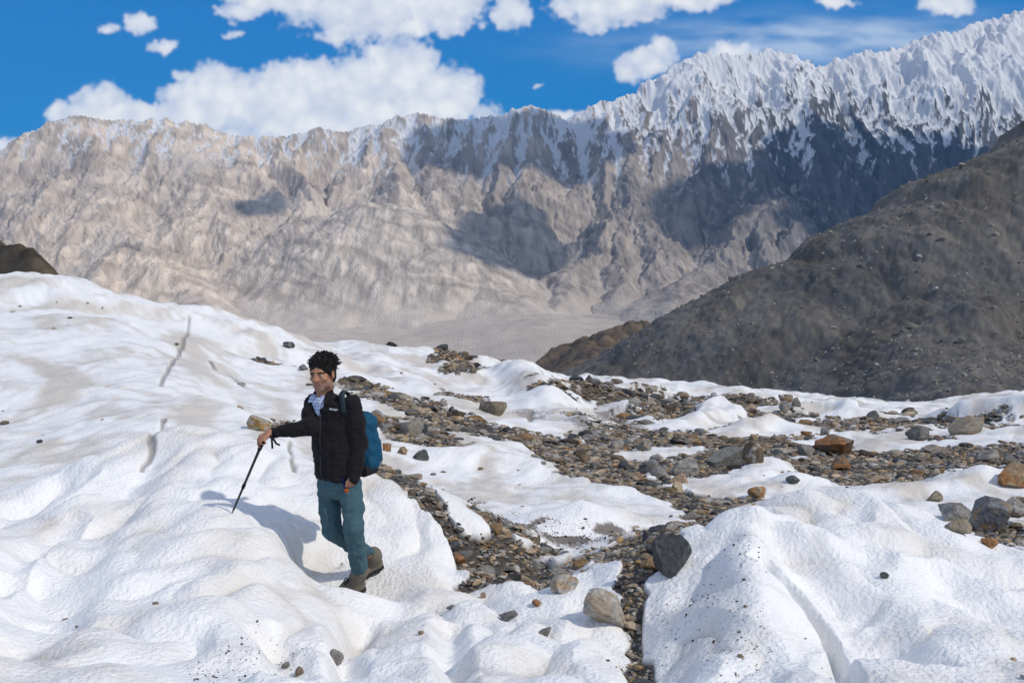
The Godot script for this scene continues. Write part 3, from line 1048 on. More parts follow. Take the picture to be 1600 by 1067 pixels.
func make_glacier() -> void:
	solve_base()
	# mounds and ice ridges: crest points, flank slope, roundness of the crest, softness of the join
	g_seg = segments_of([
		[[[-260, 760, 8.6], [-60, 772, 8.4], [60, 762, 8.4], [130, 722, 8.7], [190, 713, 8.9], [240, 688, 9.1], [290, 682, 9.2], [345, 694, 9.1], [400, 716, 8.9], [480, 736, 8.8], [575, 740, 8.7], [622, 770, 8.4], [660, 820, 8.1], [684, 868, 7.8]], 0.62, 0.30, 0.16],
		[[[290, 684, 9.1], [300, 760, 7.8], [290, 850, 6.7]], 0.42, 0.5, 0.2],
		[[[250, 690, 9.0], [170, 780, 7.6], [100, 860, 6.6], [20, 960, 5.4]], 0.45, 0.25, 0.12],
		[[[560, 742, 8.6], [600, 820, 8.1], [640, 870, 7.8]], 0.5, 0.4, 0.15],
		# right foreground cones
		[[[1172, 803, 6.7], [1120, 855, 6.6], [1060, 915, 6.5], [1005, 978, 6.35]], 0.75, 0.10, 0.10],
		[[[1172, 803, 6.7], [1186, 850, 6.1], [1180, 920, 5.4], [1160, 1000, 4.8], [1150, 1090, 4.2]], 0.85, 0.10, 0.10],
		[[[1172, 803, 6.7], [1215, 830, 6.5], [1300, 900, 6.0]], 0.5, 0.2, 0.15],
		[[[1262, 792, 7.5], [1292, 780, 7.6], [1345, 795, 7.5], [1400, 822, 7.2], [1460, 845, 7.0], [1530, 862, 6.8], [1620, 885, 6.6], [1900, 940, 6.4]], 0.55, 0.25, 0.15],
		[[[1292, 780, 7.6], [1330, 850, 6.6], [1380, 930, 5.7]], 0.4, 0.4, 0.2],
		# brink of the near ice
		[[[690, 893, 7.5], [740, 890, 7.4], [800, 900, 7.2], [860, 912, 7.1], [915, 905, 7.1], [950, 935, 6.8], [985, 985, 6.3], [965, 1030, 5.6], [945, 1075, 4.9]], 0.75, 0.12, 0.08],
		# dirty dome in the trough
		[[[806, 832, 10.1], [850, 800, 10.5], [900, 786, 10.7], [955, 800, 10.7], [1005, 832, 10.3], [1030, 870, 9.9]], 0.42, 0.16, 0.10],
		[[[955, 800, 10.7], [1060, 835, 10.6], [1110, 850, 10.5]], 0.5, 0.3, 0.15],
		# long white backs behind it
		[[[640, 732, 14.2], [700, 708, 14.8], [770, 699, 15.2], [830, 722, 14.8], [900, 748, 14.2], [960, 775, 13.2], [1010, 800, 12.4]], 0.55, 0.35, 0.18],
		[[[900, 775, 13.0], [1000, 775, 13.4], [1080, 790, 12.6]], 0.35, 0.4, 0.2],
		[[[590, 668, 18.0], [640, 690, 16.8], [700, 688, 17.2], [790, 690, 17.4]], 0.4, 0.4, 0.2],
		[[[640, 645, 21], [720, 660, 20.5], [800, 672, 20.0], [900, 705, 18.5], [950, 735, 16.5]], 0.4, 0.5, 0.2],
		[[[500, 552, 42], [560, 548, 42], [600, 570, 36], [660, 610, 29], [730, 645, 25]], 0.7, 0.6, 0.4],
		[[[640, 552, 50], [690, 562, 46], [720, 585, 40]], 0.6, 0.6, 0.4],
		[[[735, 590, 42], [790, 568, 44], [825, 580, 40], [850, 610, 34], [880, 640, 29], [940, 690, 22]], 0.75, 0.5, 0.4],
		[[[850, 610, 36], [900, 610, 38], [960, 605, 40], [1010, 640, 32], [1030, 668, 27]], 0.6, 0.6, 0.4],
		[[[760, 565, 56], [800, 560, 58], [850, 582, 56]], 0.7, 0.7, 0.5],
		[[[920, 598, 56], [960, 594, 58], [1010, 606, 55]], 0.6, 0.7, 0.5],
		[[[1040, 668, 26], [1085, 640, 30], [1120, 617, 36], [1150, 625, 35]], 0.85, 0.35, 0.25],
		[[[1148, 668, 25], [1165, 655, 26], [1195, 650, 26.5], [1228, 662, 26]], 1.0, 0.4, 0.25],
		[[[1000, 716, 19], [1050, 700, 20.5]], 0.8, 0.2, 0.15],
		[[[1120, 768, 14.6], [1165, 752, 15], [1200, 722, 16.5], [1216, 712, 17]], 0.7, 0.2, 0.15],
		[[[1205, 765, 14], [1245, 740, 15], [1268, 745, 15]], 0.8, 0.3, 0.15],
		[[[1230, 642, 36], [1280, 636, 38], [1330, 640, 36]], 0.6, 0.4, 0.3],
		[[[1250, 622, 52], [1300, 618, 52], [1330, 617, 52], [1380, 632, 50]], 0.7, 0.5, 0.4],
		[[[1395, 640, 46], [1432, 624, 46], [1465, 640, 45]], 0.8, 0.5, 0.4],
		[[[1470, 650, 34], [1500, 630, 33], [1530, 620, 32], [1620, 617, 30], [1800, 620, 28]], 0.95, 0.7, 0.3],
		[[[1560, 690, 22], [1600, 672, 22], [1700, 660, 22]], 0.9, 0.4, 0.3],
		[[[1510, 690, 22], [1535, 674, 23], [1556, 690, 22]], 0.9, 0.3, 0.15],
		[[[1320, 780, 12.5], [1380, 758, 13.2], [1430, 752, 13.4], [1490, 748, 13.6], [1530, 732, 14.2], [1575, 738, 14]], 0.6, 0.25, 0.15],
		[[[1290, 690, 22], [1340, 680, 23], [1385, 700, 21]], 0.6, 0.3, 0.2],
		[[[1440, 690, 22], [1462, 684, 22], [1478, 694, 21.5]], 0.9, 0.2, 0.15],
		# the left ice slope: skyline and the shelf below it
		[[[-300, 440, 36], [0, 441, 36], [50, 439, 36], [90, 448, 36], [130, 467, 36], [200, 474, 37], [270, 484, 38], [318, 481, 38], [345, 497, 38], [385, 522, 40], [425, 538, 42]], 0.40, 1.2, 0.5],
		[[[-100, 605, 17], [70, 604, 17], [140, 615, 16.5], [200, 640, 15.5], [250, 668, 14]], 0.55, 0.5, 0.3],
		[[[270, 655, 14.5], [300, 625, 16], [360, 650, 15.5], [430, 690, 13.5]], 0.5, 0.3, 0.25],
	])
	# the rims given for the low ground are eye heights already
	var coarse := PackedFloat32Array()
	for i in 200:
		coarse.append(lerpf(-G_A, G_A, i / 199.0))
	g_coarse = bin_segments(g_seg, coarse, -2.5)
	# where stones and mud cover the ice (and islands of ice within)
	trace(debris, [[585, 715], [620, 745], [660, 785], [700, 830]], 0.55, 1.25)
	trace(debris, [[660, 760], [720, 790], [790, 815]], 0.55, 0.6)
	trace(debris, [[700, 840], [720, 870], [790, 895], [870, 915]], 0.95, 0.40)
	trace(debris, [[880, 925], [950, 918], [1010, 925]], 0.40, 0.6)
	surveyed(debris, [[1000, 935, 8.0], [995, 985, 6.8]], 0.8, 0.40)
	surveyed(debris, [[995, 985, 6.8], [990, 1020, 6.0], [1005, 1080, 5.0]], 0.36, 0.34)
	trace(debris, [[555, 600], [600, 620], [650, 638], [700, 652], [730, 668]], 0.9, 1.3)
	trace(debris, [[590, 660], [640, 668], [660, 680]], 0.9, 0.9)
	trace(debris, [[690, 662], [760, 672], [830, 690], [900, 720], [960, 748], [1010, 765]], 1.3, 1.3)
	trace(debris, [[960, 745], [1010, 775], [1080, 795], [1110, 810]], 0.8, 0.9)
	trace(debris, [[930, 712], [990, 690], [1040, 672], [1080, 655], [1110, 645]], 1.4, 2.2)
	trace(debris, [[1000, 720], [1090, 715], [1180, 720], [1280, 735], [1350, 745]], 2.0, 2.4)
	trace(debris, [[1100, 680], [1200, 690], [1300, 700], [1420, 715], [1520, 715]], 2.6, 2.6)
	trace(debris, [[1050, 770], [1130, 780], [1220, 780]], 1.0, 0.8)
	trace(debris, [[1250, 660], [1330, 665], [1400, 660], [1450, 665]], 3.2, 2.5)
	trace(debris, [[960, 615], [1030, 620], [1100, 630], [1180, 632], [1260, 640]], 2.6, 3.2)
	trace(debris, [[1400, 790], [1450, 805], [1530, 830], [1600, 840]], 0.8, 1.4)
	trace(debris, [[1540, 770], [1600, 780]], 1.0, 1.2)
	trace(debris, [[445, 575], [480, 580]], 0.8, 1.0)
	trace(debris, [[715, 582], [745, 578]], 0.7, 1.0)
	trace(debris, [[690, 560], [725, 557]], 0.8, 1.2)
	trace(debris, [[610, 540], [645, 537]], 0.8, 1.2)
	trace(debris, [[700, 616], [730, 618]], 0.5, 0.8)
	trace(debris, [[840, 610], [880, 618]], 0.4, 0.7)
	trace(debris, [[905, 645], [960, 655], [985, 665]], 0.5, 0.5)
	trace(debris, [[420, 668], [470, 664]], 0.20, 0.28)
	trace(clean, [[690, 755], [700, 775], [730, 815]], 0.16, 0.22)
	trace(clean, [[1010, 712], [1050, 702]], 0.8, 0.8)
	trace(clean, [[1165, 668], [1200, 668], [1225, 665]], 1.3, 1.3)
	trace(clean, [[1040, 668], [1090, 640], [1125, 620]], 1.3, 1.3)
	trace(clean, [[1120, 765], [1170, 745], [1205, 722]], 0.9, 0.6)
	trace(clean, [[1210, 762], [1250, 748]], 0.9, 0.9)
	trace(clean, [[1230, 645], [1280, 640], [1330, 645]], 1.8, 1.8)
	trace(clean, [[1290, 692], [1340, 682], [1380, 700]], 1.1, 1.1)
	trace(clean, [[1320, 782], [1400, 765], [1500, 755], [1570, 745]], 1.0, 1.2)
	trace(clean, [[1440, 692], [1475, 694]], 0.6, 0.6)
	trace(clean, [[1510, 692], [1550, 690]], 0.8, 0.8)
	# the near ice stands clean above the trough
	surveyed(clean, [[380, 800, 7.9], [500, 800, 8.1], [575, 800, 8.1], [635, 850, 7.75], [675, 890, 7.4]], 1.0, 0.30)
	surveyed(clean, [[500, 930, 6.8], [600, 930, 6.95], [690, 930, 6.8], [800, 935, 6.75], [890, 940, 6.6], [905, 1000, 5.9], [870, 1067, 4.7]], 0.55, 0.36)
	surveyed(clean, [[1172, 803, 6.6], [1115, 870, 6.4], [1062, 930, 6.2], [1075, 1000, 5.4], [1120, 1067, 4.6]], 0.36, 0.26)
	surveyed(clean, [[822, 862, 9.75], [850, 850, 9.85], [900, 845, 9.95], [955, 852, 9.9], [1005, 875, 9.7]], 0.55, 0.58)
	surveyed(clean, [[960, 812, 11.2], [1040, 830, 11.0], [1110, 845, 10.6]], 0.8, 0.8)
	surveyed(clean, [[650, 732, 14.0], [720, 722, 14.3], [800, 740, 13.9], [900, 768, 13.2], [1000, 800, 12.2]], 0.9, 0.7)
	surveyed(clean, [[1230, 830, 6.6], [1292, 800, 7.3], [1400, 840, 6.9], [1530, 880, 6.4], [1640, 900, 6.2]], 0.75, 0.75)
	surveyed(silt, [[800, 885, 9.5], [850, 872, 9.6], [915, 868, 9.7]], 0.32, 0.24)
	surveyed(silt, [[940, 862, 10.15], [960, 850, 10.25]], 0.12, 0.12)
	surveyed(silt, [[800, 845, 10.0], [850, 818, 10.3]], 0.12, 0.08)
	trace(silt, [[940, 640], [975, 655], [990, 670]], 0.6, 0.5)
	trace(silt, [[820, 640], [835, 655]], 0.5, 0.6)
	trace(silt, [[900, 655], [930, 675]], 0.5, 0.4)
	trace(cracks, [[255, 650], [235, 690], [222, 712]], 0.06, 0.04)
	trace(cracks, [[295, 505], [280, 545], [262, 580], [250, 605]], 0.09, 0.07)
	trace(cracks, [[830, 640], [828, 665]], 0.16, 0.14)
	trace(cracks, [[452, 690], [458, 735]], 0.05, 0.05)
	trace(cracks, [[325, 560], [360, 590], [385, 604]], 0.09, 0.08)
	trace(grooves, [[232, 698], [190, 760], [140, 830], [70, 920], [0, 1010]], 0.42, 0.30)
	trace(grooves, [[90, 742], [40, 780], [-40, 810]], 0.35, 0.3)
	trace(grooves, [[120, 800], [60, 850], [0, 905]], 0.25, 0.22)
	trace(grooves, [[1196, 872], [1250, 930], [1300, 990], [1345, 1067]], 0.09, 0.07)
	trace(grooves, [[1225, 838], [1290, 900], [1370, 960], [1450, 1040]], 0.30, 0.25)
	trace(grooves, [[420, 990], [440, 1030], [455, 1067]], 0.2, 0.15)
	trace(grooves, [[560, 965], [545, 1010], [540, 1060]], 0.16, 0.12)
	trace(grooves, [[700, 975], [690, 1020], [720, 1067]], 0.16, 0.12)
	trace(grooves, [[1480, 900], [1540, 940], [1600, 960]], 0.3, 0.3)
	surveyed(grit, [[1170, 850, 6.2], [1130, 930, 5.8], [1070, 980, 5.8], [1030, 1040, 5.4]], 0.16, 0.40)
	surveyed(grit, [[1150, 960, 5.1], [1145, 1060, 4.5]], 0.16, 0.22)
	surveyed(grit, [[430, 1000, 5.1], [370, 1045, 4.5]], 0.25, 0.25)
	surveyed(grit, [[800, 860, 9.7], [900, 850, 9.8], [980, 860, 9.8]], 0.5, 0.5)
	surveyed(grit, [[680, 770, 12.0], [730, 815, 11.0]], 0.5, 0.5)
	# the sheet
	for i in 46:
		g_a.append(lerpf(-G_A + 0.01, -0.57, i / 46.0))
	for i in 840:
		g_a.append(lerpf(-0.57, 0.57, i / 839.0))
	for i in 46:
		g_a.append(lerpf(0.57, G_A - 0.01, (i + 1) / 46.0))
	for i in 36:
		g_d.append(1.0 * pow(3.4, i / 36.0))
	for i in 400:
		g_d.append(3.4 * pow(15.0 / 3.4, i / 400.0))
	for i in 290:
		g_d.append(15.0 * pow(250.0 / 15.0, pow(i / 289.0, 1.25)))
	g_bins = bin_segments(g_seg, g_a, -2.5)
	g_rows.resize(g_d.size())
	g_cols.resize(g_d.size())
	g_stony.resize(g_d.size())
	in_parallel(glacier_row, g_d.size())
	var pos := gathered(g_rows)
	g_h.resize(pos.size())
	for i in pos.size():
		g_h[i] = pos[i].y
	g_ready = true
	var mat := StandardMaterial3D.new()
	mat.vertex_color_use_as_albedo = true
	mat.roughness = 0.6
	mat.metallic_specular = 0.35
	mat.uv1_triplanar = true
	mat.uv1_world_triplanar = true
	mat.uv1_scale = Vector3.ONE / 1.3
	mat.albedo_texture = speck_tex()
	mat.heightmap_enabled = true
	mat.heightmap_texture = noise_tex(1024, 82, 0.03, 5, Color.BLACK, Color.WHITE)
	mat.heightmap_scale = 1.3
	setting("glacier_ice", grid_mesh(pos, gathered_colors(g_cols), g_a.size(), g_d.size()), mat)
	g_rows.clear()
	g_cols.clear()

# ---------------------------------------------------------------- stones
var stone_rough := noise(91, 0.55, 4)
var stone_patch := noise(92, 0.8, 3)
var stone_mat: StandardMaterial3D
var rock_mat: StandardMaterial3D

func ball_points(level: int) -> Array:
	# a subdivided icosahedron: [directions, indices]
	var t := (1.0 + sqrt(5.0)) / 2.0
	var v: Array[Vector3] = []
	for p in [[-1, t, 0], [1, t, 0], [-1, -t, 0], [1, -t, 0], [0, -1, t], [0, 1, t], [0, -1, -t], [0, 1, -t], [t, 0, -1], [t, 0, 1], [-t, 0, -1], [-t, 0, 1]]:
		v.append(Vector3(p[0], p[1], p[2]).normalized())
	var f := [0, 11, 5, 0, 5, 1, 0, 1, 7, 0, 7, 10, 0, 10, 11, 1, 5, 9, 5, 11, 4, 11, 10, 2, 10, 7, 6, 7, 1, 8, 3, 9, 4, 3, 4, 2, 3, 2, 6, 3, 6, 8, 3, 8, 9, 4, 9, 5, 2, 4, 11, 6, 2, 10, 8, 6, 7, 9, 8, 1]
	for k in level:
		var made := {}
		var g := []
		for i in range(0, f.size(), 3):
			var m := []
			for e in [[0, 1], [1, 2], [2, 0]]:
				var a: int = f[i + e[0]]
				var b: int = f[i + e[1]]
				var key := Vector2i(mini(a, b), maxi(a, b))
				if not made.has(key):
					made[key] = v.size()
					v.append((v[a] + v[b]).normalized())
				m.append(made[key])
			g.append_array([f[i], m[0], m[2], f[i + 1], m[1], m[0], f[i + 2], m[2], m[1], m[0], m[1], m[2]])
		f = g
	return [v, f]

# a broken stone: a ball cut by random planes, its faces roughened; fills a unit box
func stone_mesh(sd: int, level: int, planes: int, rough: float, tone: Color, tone2: Color, share: float) -> ArrayMesh:
	rng.seed = sd
	var ball := ball_points(level)
	var cut: Array[Vector4] = []
	for k in planes:
		var n := Vector3(rng.randfn(), rng.randfn(), rng.randfn()).normalized()
		cut.append(Vector4(n.x, n.y, n.z, rng.randf_range(0.36, 0.80)))
	cut.append(Vector4(0, -1, 0, 0.55))
	var pts := PackedVector3Array()
	var lo := Vector3.ONE * 9.0
	var hi := -lo
	for d: Vector3 in ball[0]:
		var r := 1.0
		for c in cut:
			var k := d.x * c.x + d.y * c.y + d.z * c.z
			if k > 0.05:
				r = minf(r, c.w / k)
		r *= 1.0 + rough * stone_rough.get_noise_3d(d.x + sd, d.y, d.z)
		pts.append(d * r)
		lo = lo.min(d * r)
		hi = hi.max(d * r)
	var st := SurfaceTool.new()
	st.begin(Mesh.PRIMITIVE_TRIANGLES)
	var size := hi - lo
	for i in range(0, ball[1].size(), 3):
		var tri := []
		for j in 3:
			tri.append((pts[ball[1][i + j]] - (lo + hi) * 0.5) / size)
		var mid: Vector3 = (tri[0] + tri[1] + tri[2]) / 3.0
		var p := sstep(0.0, 0.18, stone_patch.get_noise_3d(mid.x * 1.6 + sd * 3.7, mid.y * 1.6, mid.z * 1.6) + share - 0.5)
		var c := tone.lerp(tone2, p)
		var q := 0.9 + 0.5 * stone_rough.get_noise_3d(mid.x * 3.0, mid.y * 3.0 + sd, mid.z * 3.0)
		st.set_color(Color(c.r * q, c.g * q, c.b * q))
		var n: Vector3 = (tri[2] - tri[0]).cross(tri[1] - tri[0]).normalized()
		for j in [0, 2, 1]:
			st.set_normal(n if n.dot(mid) > 0.0 else -n)
			st.add_vertex(tri[j])
	st.index()
	return st.commit()

const GREY := Color(0.27, 0.262, 0.25)
const PALE := Color(0.42, 0.40, 0.365)
const TAN := Color(0.42, 0.33, 0.235)
const RUST := Color(0.36, 0.185, 0.085)
const SLATE := Color(0.085, 0.092, 0.10)
const BROWN := Color(0.21, 0.165, 0.12)

func boulder(px: float, py: float, w: float, h: float, turn: float, lean: float, tone: Color, tone2: Color, share: float, label: String, level := 3) -> void:
	var at := hit(px, py + h * 0.40)
	var scale_m := -at.z / FOCAL
	var k: int = names_used.get("boulder", 0) + names_used.get("stone", 0)
	var big := w * scale_m > 0.22
	var o := MeshInstance3D.new()
	o.name = numbered("boulder" if big else "stone")
	o.mesh = stone_mesh(1000 + k * 7, level, 10, 0.045, tone, tone2, share)
	o.material_override = rock_mat
	o.basis = Basis(Vector3.BACK, deg_to_rad(lean)) * Basis(Vector3.UP, deg_to_rad(turn)) * Basis.from_scale(Vector3(w, h * 1.12, w * 0.85) * scale_m * 1.05)
	# rests on what is under it
	var y := ground(at.x, at.z - w * scale_m * 0.25)
	o.position = Vector3(at.x, y + h * scale_m * 0.40, at.z - w * scale_m * 0.25)
	tag(o, label, "boulder" if big else "stone")
	add_child(o)

func make_boulders() -> void:
	rock_mat = StandardMaterial3D.new()
	rock_mat.vertex_color_use_as_albedo = true
	rock_mat.roughness = 0.88
	rock_mat.metallic_specular = 0.3
	rock_mat.uv1_triplanar = true
	rock_mat.uv1_world_triplanar = true
	rock_mat.uv1_scale = Vector3.ONE * 1.6
	rock_mat.albedo_texture = noise_tex(512, 95, 0.03, 5, Color(0.80, 0.79, 0.78), Color(1, 1, 1))
	rock_mat.heightmap_enabled = true
	rock_mat.heightmap_texture = noise_tex(512, 96, 0.03, 5, Color.BLACK, Color.WHITE)
	rock_mat.heightmap_scale = 1.2
	boulder(1053, 872, 62, 58, 20, -18, SLATE, Color(0.11, 0.12, 0.125), 0.4, "dark slate boulder leaning against the white ice cone", 4)
	boulder(947, 960, 84, 40, 15, -36, PALE, Color(0.36, 0.30, 0.23), 0.4, "long pale beige boulder tilted on the rim of the near ice", 4)
	boulder(882, 914, 46, 27, 10, 0, PALE, TAN, 0.5, "pale block with a tan broken face on the gravel floor", 4)
	boulder(718, 877, 20, 15, 0, 0, Color(0.42, 0.22, 0.11), RUST, 0.4, "orange block alone on the wet gravel below the walker's ice mound")
	boulder(1312, 699, 64, 32, 12, -8, Color(0.33, 0.26, 0.20), RUST, 0.42, "broad tan and rust capstone overhanging its ice foot", 4)
	boulder(1315, 727, 33, 18, 30, 0, RUST, BROWN, 0.4, "rust brown block lying below the broad capstone")
	boulder(1438, 678, 36, 24, 15, 14, Color(0.16, 0.16, 0.16), GREY, 0.4, "dark grey tilted slab in the rubble before the blue ice bank")
	boulder(1518, 668, 61, 24, 5, 4, Color(0.31, 0.275, 0.22), TAN, 0.4, "flat tan slab capping a white ice pedestal", 4)
	boulder(1546, 714, 42, 20, 25, 6, GREY, PALE, 0.4, "grey wedge of rock at the foot of the blue ice bank")
	boulder(1590, 750, 56, 32, 15, 12, Color(0.36, 0.27, 0.17), RUST, 0.5, "large tan and rust boulder resting on white ice", 4)
	boulder(1557, 812, 74, 56, 35, 8, Color(0.22, 0.225, 0.235), Color(0.33, 0.23, 0.13), 0.32, "largest blue-grey boulder with a rust stained top", 4)
	boulder(1497, 802, 58, 30, 60, -10, Color(0.36, 0.355, 0.345), GREY, 0.4, "whitish grey boulder beside the largest blue-grey one", 4)
	boulder(1551, 851, 24, 15, 10, 0, RUST, Color(0.45, 0.24, 0.10), 0.4, "small orange block below the largest blue-grey boulder")
	boulder(1465, 777, 26, 18, 45, -12, Color(0.32, 0.28, 0.22), TAN, 0.3, "tan rounded boulder on grey ice above the whitish boulder")
	boulder(1502, 826, 40, 20, 25, 12, Color(0.34, 0.29, 0.21), GREY, 0.4, "tan slab in the rubble under the whitish grey boulder")
	boulder(1590, 795, 44, 26, 70, 0, GREY, PALE, 0.5, "grey boulder behind the largest blue-grey one")
	boulder(1138, 720, 58, 26, 20, 22, Color(0.29, 0.285, 0.26), GREY, 0.3, "long grey slab tilted against the brown block", 4)
	boulder(1182, 709, 42, 32, 30, 12, Color(0.19, 0.15, 0.105), PALE, 0.35, "brown block with a pale end beside the long grey slab", 4)
	boulder(1072, 732, 46, 28, 10, -14, PALE, GREY, 0.5, "pale grey boulder above the peach coloured stone", 4)
	boulder(1062, 749, 31, 16, 0, -6, Color(0.47, 0.34, 0.235), TAN, 0.4, "flat peach coloured stone below the pale grey boulder")
	boulder(1061, 763, 22, 16, 20, -14, Color(0.50, 0.41, 0.28), PALE, 0.4, "small cream stone below the flat peach coloured stone")
	boulder(1013, 732, 28, 20, 60, -16, Color(0.14, 0.14, 0.145), GREY, 0.3, "dark grey stone at the edge of the long white ice back")
	boulder(1031, 743, 28, 17, 10, -8, GREY, Color(0.22, 0.225, 0.23), 0.4, "mid grey stone between the dark stone and the pale boulder")
	boulder(772, 639, 42, 21, 12, 4, Color(0.24, 0.20, 0.15), Color(0.36, 0.32, 0.27), 0.35, "brown squared boulder bedded in the white ice back", 4)
	boulder(643, 670, 36, 24, 15, -8, Color(0.30, 0.275, 0.235), GREY, 0.4, "grey-brown boulder in the stones behind the blue backpack", 4)
	boulder(660, 672, 20, 20, 40, -20, Color(0.13, 0.14, 0.145), SLATE, 0.4, "dark slab leaning on the grey-brown boulder")
	boulder(657, 712, 24, 17, 30, -12, Color(0.10, 0.105, 0.11), GREY, 0.3, "dark pointed stone on the brink of the long white ice back")
	boulder(692, 630, 12, 13, 0, 0, PALE, GREY, 0.4, "rounded pale stone at the edge of the upper gravel band")
	boulder(706, 640, 11, 10, 30, 0, GREY, SLATE, 0.4, "small grey stone beside the rounded pale stone")
	boulder(679, 632, 12, 9, 30, 0, BROWN, TAN, 0.4, "small brown stone beside the rounded pale stone")
	boulder(588, 648, 22, 13, 30, 0, GREY, PALE, 0.4, "grey stone on the ice just above the blue backpack")
	boulder(586, 610, 16, 8, 30, 0, TAN, BROWN, 0.4, "flat tan stone in the upper gravel band")
	boulder(739, 579, 12, 10, 30, 0, BROWN, GREY, 0.4, "brown block in a dark patch on the distant ice")
	boulder(1183, 771, 27, 20, 20, -18, Color(0.44, 0.26, 0.13), TAN, 0.4, "orange slab among the ice and grey rubble")
	boulder(1008, 698, 26, 16, 20, 14, GREY, Color(0.42, 0.27, 0.15), 0.4, "grey stone with an orange end on the dark gravel slope")
	boulder(1232, 623, 18, 10, 10, -6, TAN, RUST, 0.4, "tan stone on the skyline rubble below the moraine")
	boulder(1247, 630, 16, 13, 50, -12, GREY, BROWN, 0.4, "grey stone on the skyline rubble below the moraine")
	boulder(1226, 637, 18, 14, 30, 8, GREY, PALE, 0.3, "grey block on the white ice beyond the dome")
	boulder(1173, 640, 24, 13, 10, -8, TAN, PALE, 0.5, "tan boulder on gravel behind the grey ice dome")
	boulder(1177, 685, 13, 11, 10, 0, TAN, Color(0.5, 0.36, 0.2), 0.5, "yellowish stone at the foot of the grey ice dome")
	boulder(402, 665, 38, 18, 10, -16, Color(0.44, 0.40, 0.33), Color(0.40, 0.25, 0.09), 0.42, "ochre and grey stone on the ice behind the walker's hand", 4)
	boulder(524, 1027, 21, 24, 30, 10, Color(0.30, 0.285, 0.26), GREY, 0.4, "grey upright stone sunk in the near ice below the boots", 3)
	boulder(467, 1051, 15, 13, 60, 0, BROWN, Color(0.30, 0.27, 0.23), 0.4, "small brown stone on the near ice by the grey stones")
	boulder(446, 1040, 12, 12, 30, -30, Color(0.24, 0.225, 0.2), GREY, 0.4, "small dark grey stone on the near ice by the brown stone")
	boulder(797, 963, 36, 12, 10, -3, Color(0.20, 0.20, 0.21), RUST, 0.25, "flat slate stone with a rusty end on the near ice")
	boulder(850, 987, 25, 13, 10, -6, Color(0.22, 0.20, 0.185), GREY, 0.4, "brown-grey stone in a hollow of the near ice")
	boulder(839, 944, 16, 9, 10, -20, RUST, BROWN, 0.4, "rust red chip on the near ice below the pale block")
	boulder(755, 931, 9, 9, 10, 0, TAN, BROWN, 0.4, "small tan chip on the near ice below the orange block")
	boulder(704, 950, 14, 6, 10, 0, GREY, SLATE, 0.4, "thin grey chip lying flat on the near ice")
	boulder(658, 990, 10, 6, 10, -20, TAN, BROWN, 0.4, "thin tan chip in a crease of the near ice")
	boulder(1384, 901, 14, 9, 10, -10, Color(0.12, 0.125, 0.12), GREY, 0.3, "small dark stone in a hollow of the smooth white ice back")
	boulder(604, 700, 13, 13, 10, 0, RUST, TAN, 0.3, "small rust stone at the edge of the gravel by the backpack")
	boulder(628, 705, 16, 12, 10, 0, Color(0.30, 0.22, 0.15), TAN, 0.3, "small brown stone at the edge of the gravel by the backpack")
	boulder(922, 592, 15, 11, 10, 0, SLATE, GREY, 0.4, "dark stone on the far rim of the ice")
	boulder(965, 597, 18, 7, 10, -4, BROWN, GREY, 0.3, "flat brown stone on the far rim of the ice")
	boulder(1366, 650, 22, 13, 20, 18, Color(0.21, 0.215, 0.215), GREY, 0.4, "tilted grey slab below the far white ice humps")
	boulder(1426, 645, 18, 10, 20, 0, BROWN, GREY, 0.4, "brown-grey stone at the foot of the far pointed ice hump")
	boulder(1262, 678, 20, 9, 20, 0, RUST, TAN, 0.4, "flat orange-brown stone on dark gravel left bare by the ice")
	boulder(1442, 735, 22, 14, 20, 8, PALE, Color(0.40, 0.37, 0.32), 0.4, "pale squared stone in the dark gravel field")
	boulder(1463, 738, 16, 13, 20, 8, Color(0.44, 0.40, 0.34), TAN, 0.4, "cream wedge stone in the dark gravel field")
	boulder(1360, 752, 12, 9, 20, 8, Color(0.50, 0.42, 0.36), PALE, 0.4, "pinkish stone at the near edge of the dark gravel")
	boulder(1466, 703, 34, 12, 20, 6, Color(0.28, 0.26, 0.235), TAN, 0.3, "grey slab under the dark tilted slab")
	boulder(1473, 713, 16, 9, 0, 0, SLATE, GREY, 0.2, "black stone below the small ice hump in the rubble")
	boulder(1580, 722, 24, 14, 0, 10, Color(0.18, 0.19, 0.185), GREY, 0.3, "greenish dark slab at the foot of the blue ice bank")
	boulder(1262, 705, 30, 16, 20, -14, GREY, BROWN, 0.3, "grey wedge beside the broad capstone")
	boulder(1292, 675, 20, 12, 20, 10, GREY, SLATE, 0.3, "grey stone on the ice above the broad capstone")
	boulder(1240, 752, 22, 12, 20, -10, Color(0.10, 0.11, 0.115), GREY, 0.3, "black stone at the foot of the grey ice hump")
	boulder(473, 575, 14, 9, 20, -10, GREY, SLATE, 0.3, "grey stone in the dark patch beyond the walker's head")
	boulder(450, 540, 18, 9, 20, -10, SLATE, GREY, 0.3, "dark stone on the skyline of the left ice slope")
	boulder(626, 538, 22, 8, 20, 0, BROWN, GREY, 0.3, "low brown stone on the skyline behind the walker")
	boulder(60, 690, 9, 6, 20, 0, SLATE, SLATE, 0.3, "black chip alone on the dirty left ice shelf")

